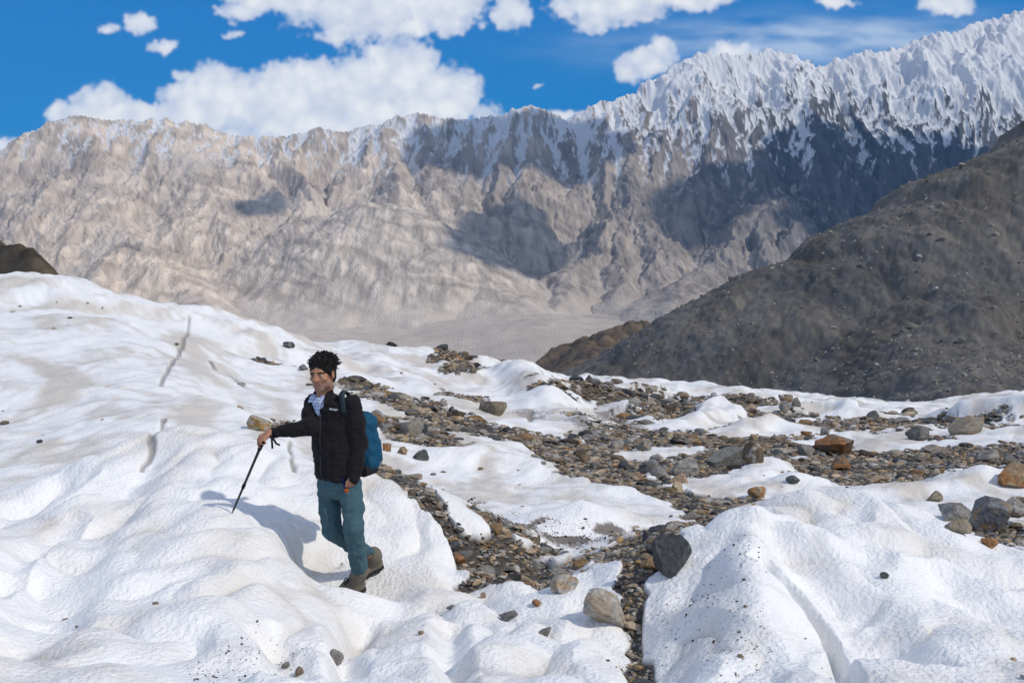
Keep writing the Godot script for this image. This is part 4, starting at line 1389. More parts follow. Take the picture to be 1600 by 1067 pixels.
# smaller stones strewn over the muddy parts: 300 things, and the gravel between them
func make_gravel() -> void:
	stone_mat = StandardMaterial3D.new()
	stone_mat.vertex_color_use_as_albedo = true
	stone_mat.roughness = 0.9
	stone_mat.metallic_specular = 0.3
	var tones: Array[Color] = [GREY, PALE, TAN, Color(0.34, 0.29, 0.225),  Color(0.20, 0.195, 0.19), Color(0.15, 0.145, 0.14), BROWN, Color(0.26, 0.21, 0.155), TAN, PALE, SLATE, Color(0.17, 0.14, 0.11), Color(0.35, 0.27, 0.18), Color(0.40, 0.26, 0.14)]
	var mid_meshes: Array[ArrayMesh] = []
	for k in 8:
		mid_meshes.append(stone_mesh(400 + k, 2, 8, 0.10, Color.WHITE, Color(0.85, 0.8, 0.74), 0.5))
	var small: Array[ArrayMesh] = []
	for k in 4:
		small.append(stone_mesh(500 + k, 1, 7, 0.06, Color.WHITE, Color(0.9, 0.87, 0.84), 0.5))
	var kinds := []
	for k in 4:
		kinds.append([[] as Array[Transform3D], PackedColorArray()])
	rng.seed = 77
	var nc := g_a.size()
	var spread := noise(97, 2.4, 3)
	var big_spots := []
	for r in range(30, g_d.size() - 1):
		var d := g_d[r]
		if d > 75.0:
			break
		var dd := g_d[r + 1] - d
		# wanted stones per square metre and their usual size
		var size := lerpf(0.019, 0.15, pow(clampf((d - 5.0) / 60.0, 0.0, 1.0), 0.75))
		var dense := 1.25 / (size * size * 1.6)
		var row: PackedFloat32Array = g_stony[r]
		var f_grit := fans(grit, d)
		for c in range(20, nc - 21):
			var st := row[c]
			var area := (g_a[c + 1] - g_a[c]) * d * dd
			var gf: Array = f_grit[clampi(int((g_a[c] + G_A) / (2.0 * G_A) * 64.0), 0, 63)]
			if st < 0.3 and not gf.is_empty():
				var g := along(gf, g_a[c] * d, -d, 0.7 * spread.get_noise_2d(g_a[c] * d * 4.0, d * 4.0))
				if g > 0.0 and rng.randf() < area * 1300.0 * minf(g, 0.5):
					var s := 0.0042 * exp(rng.randfn(0.0, 0.5)) * clampf(d / 6.0, 1.0, 2.0)
					var q := rng.randf_range(0.04, 0.16)
					kinds[c % 4][0].append(Transform3D(Basis(Vector3.UP, rng.randf() * TAU) * Basis.from_scale(Vector3(1.4, 0.8, 1.0) * s), Vector3(g_a[c] * d, g_h[r * nc + c] + s * 0.2, -d)))
					kinds[c % 4][1].append(Color(q, q * 0.9, q * 0.78))
			if st < 0.02:
				# strays on the ice
				if spread.get_noise_2d(g_a[c] * d * 0.7 + 90.0, d * 0.7) > 0.22 and rng.randf() < area * dense * 0.0030:
					pass
				else:
					continue
			var x0 := g_a[c] * d
			var want := area * dense * clampf(st * (0.85 + 0.9 * spread.get_noise_2d(x0, d)), 0.0, 1.6)
			if st < 0.02:
				want = 1.0
			var count := int(want) + (1 if rng.randf() < want - int(want) else 0)
			for i in count:
				var x := x0 + rng.randf() * (g_a[c + 1] - g_a[c]) * d
				var z := -d - rng.randf() * dd
				var s := size * exp(rng.randfn(0.0, 0.45))
				var y := lerpf(g_h[r * nc + c], g_h[(r + 1) * nc + c], (-z - d) / dd)
				var b := Basis(Vector3(rng.randfn(), rng.randfn(), rng.randfn()).normalized(), rng.randf_range(0.0, 0.5)) * Basis(Vector3.UP, rng.randf() * TAU) * Basis.from_scale(Vector3(rng.randf_range(0.9, 1.6), rng.randf_range(0.28, 0.62), rng.randf_range(0.7, 1.2)) * s)
				var t := tones[rng.randi() % tones.size()]
				var q := rng.randf_range(0.5, 1.2)
				var color := Color(t.r * q, t.g * q, t.b * q)
				var at := Transform3D(b, Vector3(x, y + s * 0.12, z))
				if rng.randf() < 0.012 and st > 0.3:
					big_spots.append([at, color, minf(s * rng.randf_range(2.0, 4.2), 0.012 * d + 0.06), d])
					continue
				var kind: Array = kinds[rng.randi() % 4]
				kind[0].append(at)
				kind[1].append(color)
	# the largest in view stand alone
	big_spots.sort_custom(func(p, q): return p[2] / p[3] > q[2] / q[3])
	var shown := 0
	for b in big_spots:
		var at: Transform3D = b[0]
		var px: float = 800.0 + at.origin.x / -at.origin.z * FOCAL
		if shown >= 300 or px < -40.0 or px > 1640.0:
			if px >= -40.0 and px <= 1640.0:
				kinds[shown % 4][0].append(at)
				kinds[shown % 4][1].append(b[1])
			continue
		var near: bool = b[3] < 14.0
		var o := MeshInstance3D.new()
		o.name = numbered("loose_stone")
		o.mesh = mid_meshes[shown % 8]
		o.material_override = shade_of(b[1])
		var s: float = b[2]
		o.transform = Transform3D(at.basis.orthonormalized() * Basis.from_scale(Vector3(1.3, 0.62, 1.0) * s), at.origin + Vector3(0, s * 0.10, 0))
		var look := tone_word(b[1])
		if near:
			tag(o, look + " loose stone among the gravel of the trough below the walker's ice", "stone", look + " stones in the near trough")
		elif b[3] < 24.0:
			tag(o, look + " loose stone in the rubble bands between the white ice backs", "stone", look + " stones in the middle rubble")
		else:
			tag(o, look + " loose stone in the rubble spread towards the moraine", "stone", look + " stones in the far rubble")
		add_child(o)
		shown += 1
	var heap := Node3D.new()
	heap.name = "gravel"
	heap.set_meta("kind", "stuff")
	heap.set_meta("label", "mixed grey and brown gravel strewn over the ice")
	heap.set_meta("category", "gravel")
	add_child(heap)
	var total := 0
	for k in 4:
		var mm := MultiMesh.new()
		mm.transform_format = MultiMesh.TRANSFORM_3D
		mm.use_colors = true
		mm.mesh = small[k]
		mm.instance_count = kinds[k][0].size()
		total += mm.instance_count
		for i in mm.instance_count:
			mm.set_instance_transform(i, kinds[k][0][i])
			mm.set_instance_color(i, kinds[k][1][i])
		var mi := MultiMeshInstance3D.new()
		mi.name = "pebbles"
		mi.multimesh = mm
		mi.material_override = stone_mat
		mi.set_meta("kind", "stuff")
		heap.add_child(mi, true)

func tone_word(c: Color) -> String:
	var warm := c.r / maxf(c.b, 0.01)
	var light := (c.r + c.g + c.b) / 3.0
	if warm > 2.4:
		return "orange"
	if warm > 1.45:
		return "tan" if light > 0.26 else "brown"
	return "dark" if light < 0.17 else ("grey" if light < 0.34 else "pale")

var shades := {}
func shade_of(c: Color) -> StandardMaterial3D:
	var key := Vector3i(int(c.r * 12), int(c.g * 12), int(c.b * 12))
	if not shades.has(key):
		var m: StandardMaterial3D = rock_mat.duplicate()
		m.albedo_color = c.linear_to_srgb()
		shades[key] = m
	return shades[key]

# ---------------------------------------------------------------- rounded bodies: distance fields meshed as surface nets
class Field:
	var o: Vector3
	var cell: float
	var n: Vector3i
	var f := PackedFloat32Array()

	func _init(lo: Vector3, hi: Vector3, c: float) -> void:
		o = lo
		cell = c
		n = Vector3i(((hi - lo) / c).ceil()) + Vector3i.ONE
		f.resize(n.x * n.y * n.z)
		f.fill(0.2)

	func span(lo: Vector3, hi: Vector3) -> Array:
		var a := Vector3i(((lo - o) / cell).floor()).clamp(Vector3i.ZERO, n - Vector3i.ONE)
		var b := Vector3i(((hi - o) / cell).ceil()).clamp(Vector3i.ZERO, n - Vector3i.ONE)
		return [a, b]

	func put(i: int, d: float, k: float, take: bool) -> void:
		var was := f[i]
		if take:
			var q := clampf(0.5 - 0.5 * (was + d) / k, 0.0, 1.0)
			f[i] = lerpf(was, -d, q) + k * q * (1.0 - q)
		else:
			var q := clampf(0.5 + 0.5 * (was - d) / k, 0.0, 1.0)
			f[i] = lerpf(was, d, q) - k * q * (1.0 - q)

	# limb between two joints, tapering
	func limb(a: Vector3, b: Vector3, ra: float, rb: float, k := 0.02, take := false) -> void:
		var m := Vector3.ONE * (maxf(ra, rb) + k * 1.5 + cell * 2.0)
		var s := span(a.min(b) - m, a.max(b) + m)
		var ab := b - a
		var ll := maxf(ab.length_squared(), 1e-9)
		for z in range(s[0].z, s[1].z + 1):
			for y in range(s[0].y, s[1].y + 1):
				var i := (z * n.y + y) * n.x + s[0].x as int
				for x in range(s[0].x, s[1].x + 1):
					var p := o + Vector3(x, y, z) * cell
					var t := clampf((p - a).dot(ab) / ll, 0.0, 1.0)
					put(i, p.distance_to(a + ab * t) - lerpf(ra, rb, t), k, take)
					i += 1

	func chain(pts: Array, radii: Array, k := 0.02) -> void:
		for i in pts.size() - 1:
			limb(pts[i], pts[i + 1], radii[i], radii[i + 1], k)

	# ellipsoid with axes
	func blob(c: Vector3, axes: Basis, r: Vector3, k := 0.02, take := false) -> void:
		var m := Vector3.ONE * (maxf(r.x, maxf(r.y, r.z)) + k * 1.5 + cell * 2.0)
		var s := span(c - m, c + m)
		var back := axes.transposed()
		var small := minf(r.x, minf(r.y, r.z))
		for z in range(s[0].z, s[1].z + 1):
			for y in range(s[0].y, s[1].y + 1):
				var i := (z * n.y + y) * n.x + s[0].x as int
				for x in range(s[0].x, s[1].x + 1):
					var q := back * (o + Vector3(x, y, z) * cell - c)
					var e := q / r
					var l := e.length()
					var g := (e / r).length()
					put(i, l * (l - 1.0) / maxf(g, 1e-6) if l > 0.3 else -small * 0.7, k, take)
					i += 1

	# box with rounded edges
	func brick(c: Vector3, axes: Basis, half: Vector3, round: float, k := 0.02, take := false) -> void:
		var m := Vector3.ONE * (half.length() + k * 1.5 + cell * 2.0)
		var s := span(c - m, c + m)
		var back := axes.transposed()
		var h := half - Vector3.ONE * round
		for z in range(s[0].z, s[1].z + 1):
			for y in range(s[0].y, s[1].y + 1):
				var i := (z * n.y + y) * n.x + s[0].x as int
				for x in range(s[0].x, s[1].x + 1):
					var q := (back * (o + Vector3(x, y, z) * cell - c)).abs() - h
					var d := q.max(Vector3.ZERO).length() + minf(maxf(q.x, maxf(q.y, q.z)), 0.0) - round
					put(i, d, k, take)
					i += 1

	# upright trunk of elliptic sections, each [centre, half width, half depth], from the top down; across = the wide axis
	func trunk(st: Array, across: Vector3, deep: Vector3, k := 0.02) -> void:
		var m := Vector3(0.45, 0.05, 0.45)
		var top: Vector3 = st[0][0]
		var low: Vector3 = st[-1][0]
		var s := span(top.min(low) - m, top.max(low) + m)
		for y in range(s[0].y, s[1].y + 1):
			var py := o.y + y * cell
			var j := 0
			while j < st.size() - 2 and py < st[j + 1][0].y:
				j += 1
			var t := clampf((st[j][0].y - py) / (st[j][0].y - st[j + 1][0].y), 0.0, 1.0)
			t = t * t * (3.0 - 2.0 * t)
			var c: Vector3 = st[j][0].lerp(st[j + 1][0], t)
			var wl := lerpf(st[j][1], st[j + 1][1], t)
			var wf := lerpf(st[j][2], st[j + 1][2], t)
			var cap := maxf(py - top.y, low.y - py)
			for z in range(s[0].z, s[1].z + 1):
				var i := (z * n.y + y) * n.x + s[0].x as int
				for x in range(s[0].x, s[1].x + 1):
					var p := o + Vector3(x, y, z) * cell
					p.y = c.y
					var v := p - c
					var l := v.dot(across)
					var g := v.dot(deep)
					var e := sqrt(l * l / (wl * wl) + g * g / (wf * wf))
					var d := (e - 1.0) * lerpf(minf(wl, wf), sqrt(l * l + g * g) / maxf(e, 0.01), 0.6)
					put(i, maxf(d, cap), k, false)
					i += 1

	# keep only what lies behind a plane
	func trim(at: Vector3, normal: Vector3) -> void:
		for z in n.z:
			for y in n.y:
				var i := (z * n.y + y) * n.x
				for x in n.x:
					f[i] = maxf(f[i], (o + Vector3(x, y, z) * cell - at).dot(normal))
					i += 1

	func ruffle(w: FastNoiseLite, stretch: Vector3, amp: float) -> void:
		for z in n.z:
			for y in n.y:
				var i := (z * n.y + y) * n.x
				for x in n.x:
					if absf(f[i]) < 0.04:
						var p := (o + Vector3(x, y, z) * cell) * stretch
						f[i] += amp * w.get_noise_3d(p.x, p.y, p.z)
					i += 1

	func shell(thick: float) -> void:
		for i in f.size():
			f[i] = absf(f[i]) - thick

	# one vertex per crossed cell, one quad per crossed edge
	func add_to(pos: PackedVector3Array, nor: PackedVector3Array, idx: PackedInt32Array, shift: Vector3) -> void:
		var made := PackedInt32Array()
		made.resize(f.size())
		made.fill(-1)
		var sx := 1
		var sy := n.x
		var sz := n.x * n.y
		var corners := PackedInt32Array([0, sx, sy, sx + sy, sz, sz + sx, sz + sy, sz + sx + sy])
		for z in n.z - 1:
			for y in n.y - 1:
				for x in n.x - 1:
					var i := (z * n.y + y) * n.x + x
					var v0 := f[i]
					if absf(v0) > cell * 3.0:
						continue
					var mask := 0
					for c in 8:
						if f[i + corners[c]] < 0.0:
							mask |= 1 << c
					if mask == 0 or mask == 255:
						continue
					var sum := Vector3.ZERO
					var count := 0
					for e in [[0, 1], [2, 3], [4, 5], [6, 7], [0, 2], [1, 3], [4, 6], [5, 7], [0, 4], [1, 5], [2, 6], [3, 7]]:
						var a: float = f[i + corners[e[0]]]
						var b: float = f[i + corners[e[1]]]
						if (a < 0.0) != (b < 0.0):
							var pa := Vector3(e[0] & 1, (e[0] >> 1) & 1, (e[0] >> 2) & 1)
							var pb := Vector3(e[1] & 1, (e[1] >> 1) & 1, (e[1] >> 2) & 1)
							sum += pa.lerp(pb, a / (a - b))
							count += 1
					made[i] = pos.size()
					pos.append(o + (Vector3(x, y, z) + sum / count) * cell - shift)
					var g := Vector3(f[i + sx] + f[i + sx + sy] + f[i + sx + sz] + f[i + sx + sy + sz] - f[i] - f[i + sy] - f[i + sz] - f[i + sy + sz],
						f[i + sy] + f[i + sx + sy] + f[i + sy + sz] + f[i + sx + sy + sz] - f[i] - f[i + sx] - f[i + sz] - f[i + sx + sz],
						f[i + sz] + f[i + sx + sz] + f[i + sy + sz] + f[i + sx + sy + sz] - f[i] - f[i + sx] - f[i + sy] - f[i + sx + sy])
					nor.append(g.normalized())
		for z in range(1, n.z - 1):
			for y in range(1, n.y - 1):
				for x in range(1, n.x - 1):
					var i := (z * n.y + y) * n.x + x
					var a := f[i]
					if absf(a) > cell * 3.0:
						continue
					var inside := a < 0.0
					for e in [[sx, sy, sz], [sy, sz, sx], [sz, sx, sy]]:
						if (f[i + e[0]] < 0.0) == inside:
							continue
						var q := [made[i], made[i - e[1]], made[i - e[1] - e[2]], made[i - e[2]]]
						if q.min() < 0:
							continue
						if inside:
							for t: int in [q[0], q[2], q[1], q[0], q[3], q[2]]:
								idx.append(t)
						else:
							for t: int in [q[0], q[1], q[2], q[0], q[2], q[3]]:
								idx.append(t)

func flesh_mesh(fields: Array, shift: Vector3, paint = null) -> ArrayMesh:
	var pos := PackedVector3Array()
	var nor := PackedVector3Array()
	var idx := PackedInt32Array()
	for f: Field in fields:
		f.add_to(pos, nor, idx, shift)
	var arr := []
	arr.resize(Mesh.ARRAY_MAX)
	arr[Mesh.ARRAY_VERTEX] = pos
	arr[Mesh.ARRAY_NORMAL] = nor
	if paint != null:
		var col := PackedColorArray()
		col.resize(pos.size())
		for i in pos.size():
			col[i] = paint.call(pos[i] + shift, nor[i])
		arr[Mesh.ARRAY_COLOR] = col
	arr[Mesh.ARRAY_INDEX] = idx
	var m := ArrayMesh.new()
	m.add_surface_from_arrays(Mesh.PRIMITIVE_TRIANGLES, arr)
	return m

# a flat band or a cord swept along points
func band(pts: Array, wide: float, thick: float, side: Vector3, shift: Vector3) -> ArrayMesh:
	var st := SurfaceTool.new()
	st.begin(Mesh.PRIMITIVE_TRIANGLES)
	var rings := []
	for i in pts.size():
		var a: Vector3 = pts[maxi(i - 1, 0)]
		var b: Vector3 = pts[mini(i + 1, pts.size() - 1)]
		var t := (b - a).normalized()
		var s := (side - t * side.dot(t)).normalized() * wide * 0.5
		var u := t.cross(s).normalized() * thick * 0.5
		var p: Vector3 = pts[i] - shift
		rings.append([p - s - u, p + s - u, p + s + u, p - s + u])
	for i in rings.size() - 1:
		for k in 4:
			var a: Vector3 = rings[i][k]
			var b: Vector3 = rings[i][(k + 1) % 4]
			var c: Vector3 = rings[i + 1][k]
			var d: Vector3 = rings[i + 1][(k + 1) % 4]
			for v in [a, b, c, b, d, c]:
				st.add_vertex(v)
	for e in [rings[0], [rings[-1][3], rings[-1][2], rings[-1][1], rings[-1][0]]]:
		for v in [e[0], e[2], e[1], e[0], e[3], e[2]]:
			st.add_vertex(v)
	st.generate_normals()
	return st.commit()

func rod(a: Vector3, b: Vector3, ra: float, rb: float, shift: Vector3, seg := 14) -> ArrayMesh:
	var st := SurfaceTool.new()
	st.begin(Mesh.PRIMITIVE_TRIANGLES)
	var t := (b - a).normalized()
	var s := t.cross(Vector3.FORWARD if absf(t.z) < 0.8 else Vector3.UP).normalized()
	var u := t.cross(s)
	for k in seg:
		var p := s * cos(TAU * k / seg) + u * sin(TAU * k / seg)
		var q := s * cos(TAU * (k + 1) / seg) + u * sin(TAU * (k + 1) / seg)
		for v in [a + p * ra, a + q * ra, b + p * rb, a + q * ra, b + q * rb, b + p * rb, a, a + q * ra, a + p * ra, b, b + p * rb, b + q * rb]:
			st.add_vertex(v - shift)
	st.generate_normals()
	return st.commit()

# ---------------------------------------------------------------- the walker
var at_feet := Vector3.ZERO
var fields := {}
var cloth := noise(111, 0.075, 2)
var fold := noise(112, 0.05, 2)
var body_left := Vector3(0.79, 0, 0.61)      # towards the walker's left hand
var body_front := Vector3(-0.61, 0, 0.79)
var head_at := Vector3.ZERO
var head_axes := Basis()

func hp(x: float, y: float, z: float) -> Vector3:
	return head_at + head_axes * Vector3(x, y, z)

func grow(which: int) -> void:
	match which:
		0: grow_head()
		1: grow_hands()
		2: grow_jacket()
		3: grow_trousers()
		4: grow_boots()
		5: grow_hair()
		6: grow_under()
		7: grow_pack()

func grow_head() -> void:
	var f := Field.new(head_at - Vector3(0.15, 0.22, 0.15), head_at + Vector3(0.15, 0.16, 0.15), 0.0042)
	var ax := head_axes
	f.blob(hp(0, 0.035, -0.012), ax, Vector3(0.076, 0.086, 0.096), 0.02)
	f.blob(hp(0, -0.030, 0.022), ax, Vector3(0.061, 0.085, 0.072), 0.02)
	f.blob(hp(0, -0.072, 0.030), ax, Vector3(0.049, 0.038, 0.054), 0.02)
	f.limb(hp(-0.016, -0.100, 0.066), hp(0.016, -0.100, 0.066), 0.017, 0.017, 0.018)
	f.limb(hp(-0.040, 0.021, 0.080), hp(0.040, 0.021, 0.080), 0.010, 0.010, 0.012)
	for s: float in [-1.0, 1.0]:
		f.blob(hp(0.030 * s, 0.000, 0.101), ax, Vector3(0.019, 0.013, 0.017), 0.012, true)
		f.blob(hp(0.030 * s, 0.000, 0.077), ax, Vector3(0.0135, 0.0105, 0.0125), 0.004)
		f.blob(hp(0.044 * s, -0.026, 0.064), ax, Vector3(0.022, 0.017, 0.020), 0.02)
		f.blob(hp(0.0115 * s, -0.034, 0.098), ax, Vector3(0.010, 0.008, 0.012), 0.007)
		f.blob(hp(0.052 * s, -0.070, 0.020), ax, Vector3(0.016, 0.026, 0.030), 0.02)
		f.blob(hp(0.079 * s, -0.006, -0.006), ax * Basis(Vector3.UP, 0.35 * s), Vector3(0.010, 0.033, 0.020), 0.006)
		f.blob(hp(0.087 * s, -0.002, 0.002), ax, Vector3(0.006, 0.018, 0.009), 0.005, true)
	f.limb(hp(0, 0.014, 0.086), hp(0, -0.027, 0.112), 0.0085, 0.0115, 0.010)
	f.limb(hp(-0.019, -0.058, 0.083), hp(0.019, -0.058, 0.083), 0.0075, 0.0075, 0.006)
	f.limb(hp(-0.017, -0.069, 0.081), hp(0.017, -0.069, 0.081), 0.0080, 0.0080, 0.006)
	f.limb(hp(-0.022, -0.0635, 0.094), hp(0.022, -0.0635, 0.094), 0.0028, 0.0028, 0.003, true)
	f.limb(hp(0, -0.05, -0.02), spot(507, 624, 6.99), 0.056, 0.058, 0.03)
	fields["head"] = f

func skin(p: Vector3, _n: Vector3) -> Color:
	var q := head_axes.transposed() * (p - head_at)
	var c := Color(0.40, 0.195, 0.115)
	if q.length() > 0.2:
		return Color(0.36, 0.17, 0.105)
	var x := absf(q.x)
	var k := 0.93 + 0.35 * cloth.get_noise_3d(p.x * 3.0, p.y * 3.0, p.z * 3.0)
	c = Color(c.r * k, c.g * k, c.b * k)
	# shaven beard
	var beard := sstep(-0.034, -0.056, q.y) * sstep(-0.01, 0.03, q.z) * (1.0 - sstep(0.095, 0.125, -q.y) * 0.5)
	c = c.lerp(Color(0.19, 0.125, 0.095), beard * 0.62)
	if q.z > 0.06 and x < 0.021 and q.y < -0.053 and q.y > -0.075:
		c = c.lerp(Color(0.36, 0.135, 0.105), 0.8)
	# eyes and brows
	if q.z > 0.055:
		var ex := (x - 0.030) / 0.0145
		var ey := (q.y + 0.0005) / 0.0052
		if ex * ex + ey * ey < 1.0:
			c = Color(0.03, 0.02, 0.016) if absf(x - 0.030) < 0.0065 else Color(0.42, 0.38, 0.35)
		if x > 0.011 and x < 0.052 and absf(q.y - 0.0175 + (x - 0.03) * 0.08) < 0.0062:
			c = Color(0.025, 0.018, 0.014)
		if absf(q.y + 0.0635) < 0.002 and x < 0.020:
			c = Color(0.12, 0.05, 0.04)
	return c

func grow_hands() -> void:
	var wrist := spot(421, 676, 6.855)
	var f := Field.new(wrist + Vector3(-0.14, -0.15, -0.08), wrist + Vector3(0.05, 0.06, 0.09), 0.0034)
	f.limb(spot(427, 675.5, 6.86), wrist, 0.030, 0.027, 0.01)
	# back of the hand and the knuckles
	var kn := [spot(406.5, 681.5, 6.835), spot(408.2, 683.5, 6.815), spot(410.2, 685.5, 6.80), spot(412.4, 687.0, 6.79)]
	for i in 4:
		f.limb(spot(419, 676.5 + i * 0.9, 6.86 - i * 0.012), kn[i], 0.017, 0.0125, 0.014)
	# forefinger runs down the pole, the others close round the grip
	f.chain([kn[0], spot(403.4, 687.5, 6.835), spot(403.2, 693.5, 6.835), spot(404.6, 698.5, 6.83)], [0.0115, 0.0105, 0.0092, 0.0078], 0.004)
	f.chain([kn[1], spot(405.2, 688.5, 6.795), spot(406.6, 692.5, 6.785), spot(409.2, 693.5, 6.80)], [0.0115, 0.0105, 0.0092, 0.0080], 0.004)
	f.chain([kn[2], spot(407.8, 690.5, 6.775), spot(410.0, 693.2, 6.775), spot(412.2, 692.8, 6.795)], [0.0112, 0.0100, 0.0090, 0.0078], 0.004)
	f.chain([kn[3], spot(411.0, 691.0, 6.765), spot(413.0, 692.8, 6.77), spot(414.6, 691.8, 6.79)], [0.0100, 0.0088, 0.0080, 0.0070], 0.004)
	# thumb leaves the side of the palm
	f.chain([spot(416, 679.5, 6.885), spot(412.5, 685.0, 6.875), spot(410.0, 690.0, 6.86), spot(408.4, 694.0, 6.845)], [0.0150, 0.0125, 0.0108, 0.0088], 0.006)
	fields["hand"] = f
	# left hand, half in the pocket
	var w2 := spot(552, 744, 6.845)
	var g := Field.new(w2 + Vector3(-0.10, -0.17, -0.09), w2 + Vector3(0.08, 0.05, 0.09), 0.004)
	g.limb(spot(553, 738, 6.85), w2, 0.029, 0.027, 0.01)
	for i in 4:
		var k1 := spot(545.5 + i * 3.2, 757.5 + i * 0.6, 6.842 + i * 0.012)
		g.limb(spot(549.5 + i * 1.2, 746, 6.838 + i * 0.008), k1, 0.016, 0.0125, 0.014)
		g.chain([k1, spot(544 + i * 3.2, 765, 6.86 + i * 0.012), spot(545 + i * 3.2, 770, 6.885 + i * 0.01)], [0.0115, 0.010, 0.0085], 0.004)
	g.chain([spot(547, 748, 6.83), spot(542.5, 754, 6.83), spot(541, 759.5, 6.835)], [0.015, 0.0125, 0.0100], 0.006)
	fields["hand2"] = g

func grow_under() -> void:
	# the body beneath the clothes
	var f := Field.new(spot(520, 740, 7.0) - Vector3(0.40, 0.90, 0.36), spot(520, 740, 7.0) + Vector3(0.40, 0.66, 0.36), 0.016)
	f.trunk([[spot(508, 618, 6.99), 0.07, 0.06], [spot(517, 632, 7.0), 0.165, 0.085], [spot(520, 665, 7.0), 0.145, 0.095], [spot(524, 705, 7.0), 0.13, 0.09], [spot(529, 742, 7.0), 0.145, 0.10], [spot(530, 756, 7.0), 0.12, 0.09]], body_left, body_front, 0.03)
	f.chain([spot(488, 630, 7.09), spot(486, 667, 6.89), spot(424, 676, 6.86)], [0.048, 0.040, 0.026], 0.02)
	f.chain([spot(549, 632, 6.89), spot(561, 692, 6.92), spot(552, 742, 6.85)], [0.050, 0.041, 0.026], 0.02)
	f.chain([spot(545, 742, 6.94), spot(551, 825, 6.82), spot(562, 900, 6.93)], [0.068, 0.050, 0.034], 0.02)
	f.chain([spot(513, 742, 7.06), spot(519, 828, 6.96), spot(581, 870, 7.195)], [0.068, 0.050, 0.030], 0.02)
	f.limb(spot(507, 622, 6.99), spot(506, 605, 6.98), 0.05, 0.05, 0.02)
	fields["under"] = f
	# shirt: chest front and the open collar
	var g := Field.new(spot(505, 630, 6.95) - Vector3(0.20, 0.16, 0.20), spot(505, 630, 6.95) + Vector3(0.20, 0.12, 0.22), 0.006)
	g.trunk([[spot(506, 617, 6.985), 0.062, 0.062], [spot(507, 627, 6.985) + body_front * 0.02, 0.076, 0.072], [spot(509, 640, 6.99) + body_front * 0.028, 0.08, 0.072], [spot(512, 658, 6.99) + body_front * 0.032, 0.08, 0.072]], body_left, body_front, 0.02)
	for s: float in [-1.0, 1.0]:
		var a := spot(504, 616, 6.98) + body_left * 0.045 * s + body_front * 0.035
		var b := spot(505, 628, 6.97) + body_left * 0.050 * s + body_front * 0.088
		g.brick((a + b) * 0.5, Basis(body_left, Vector3.UP, body_left.cross(Vector3.UP)).orthonormalized() * Basis(Vector3.RIGHT, -0.75) * Basis(Vector3.FORWARD, 0.3 * s), Vector3(0.024, 0.034, 0.007), 0.006, 0.006)
	g.limb(spot(503, 612, 6.96), spot(503, 622, 6.955) + body_front * 0.12, 0.030, 0.020, 0.01, true)
	fields["shirt"] = g

func checks(p: Vector3, _n: Vector3) -> Color:
	var u := p.dot(body_left) * 90.0
	var v := p.y * 90.0
	var a := 1.0 if fposmod(u, 2.0) < 0.8 else 0.0
	var b := 1.0 if fposmod(v, 2.0) < 0.8 else 0.0
	return Color(0.62, 0.66, 0.78).lerp(Color(0.11, 0.17, 0.42), clampf(0.5 * a + 0.5 * b, 0.0, 0.9))

func grow_jacket() -> void:
	var mid := spot(505, 680, 6.98)
	var f := Field.new(mid - Vector3(0.42, 0.36, 0.34), mid + Vector3(0.34, 0.36, 0.34), 0.0085)
	f.trunk([[spot(507, 615, 7.0), 0.085, 0.075], [spot(512, 621, 7.0), 0.13, 0.09], [spot(517, 629, 7.0), 0.188, 0.108], [spot(519, 640, 7.0), 0.198, 0.122], [spot(520, 662, 7.0), 0.186, 0.135], [spot(522, 690, 7.0), 0.178, 0.138], [spot(525, 722, 7.0), 0.176, 0.140], [spot(527, 741, 7.0), 0.180, 0.138], [spot(528, 748, 7.0), 0.174, 0.132]], body_left, body_front, 0.02)
	f.chain([spot(491, 630, 7.08), spot(487, 649, 6.97), spot(486, 667, 6.885)], [0.070, 0.066, 0.061], 0.035)
	f.chain([spot(486, 667, 6.885), spot(455, 672, 6.865), spot(423, 676, 6.858)], [0.061, 0.046, 0.035], 0.02)
	f.chain([spot(549, 632, 6.90), spot(557, 662, 6.90), spot(561, 692, 6.91)], [0.070, 0.060, 0.056], 0.028)
	f.chain([spot(561, 692, 6.91), spot(557, 720, 6.875), spot(552.5, 746, 6.85)], [0.056, 0.051, 0.043], 0.02)
	# collar stands up behind the neck and opens in front
	f.chain([spot(517, 606, 7.03), spot(516, 611, 6.96), spot(511, 619, 6.90), spot(506, 631, 6.855)], [0.013, 0.014, 0.014, 0.010], 0.020)
	f.chain([spot(517, 606, 7.03), spot(508, 605, 7.07), spot(497, 611, 7.04), spot(491, 619, 6.99), spot(493, 631, 6.92)], [0.013, 0.013, 0.013, 0.013, 0.010], 0.020)
	f.blob(spot(506, 610, 6.98), Basis(body_left, Vector3.UP, body_front), Vector3(0.066, 0.10, 0.064), 0.014, true)
	f.limb(spot(502.5, 612, 6.92), spot(500, 632, 6.87), 0.036, 0.022, 0.006, true)
	f.limb(spot(500, 632, 6.87), spot(499, 650, 6.84), 0.022, 0.005, 0.006, true)
	# cloth hangs in folds, most at the elbows and the hem
	f.ruffle(cloth, Vector3(1.0, 0.55, 1.0), 0.010)
	f.ruffle(fold, Vector3(0.7, 1.5, 0.7), 0.0055)
	fields["jacket"] = f

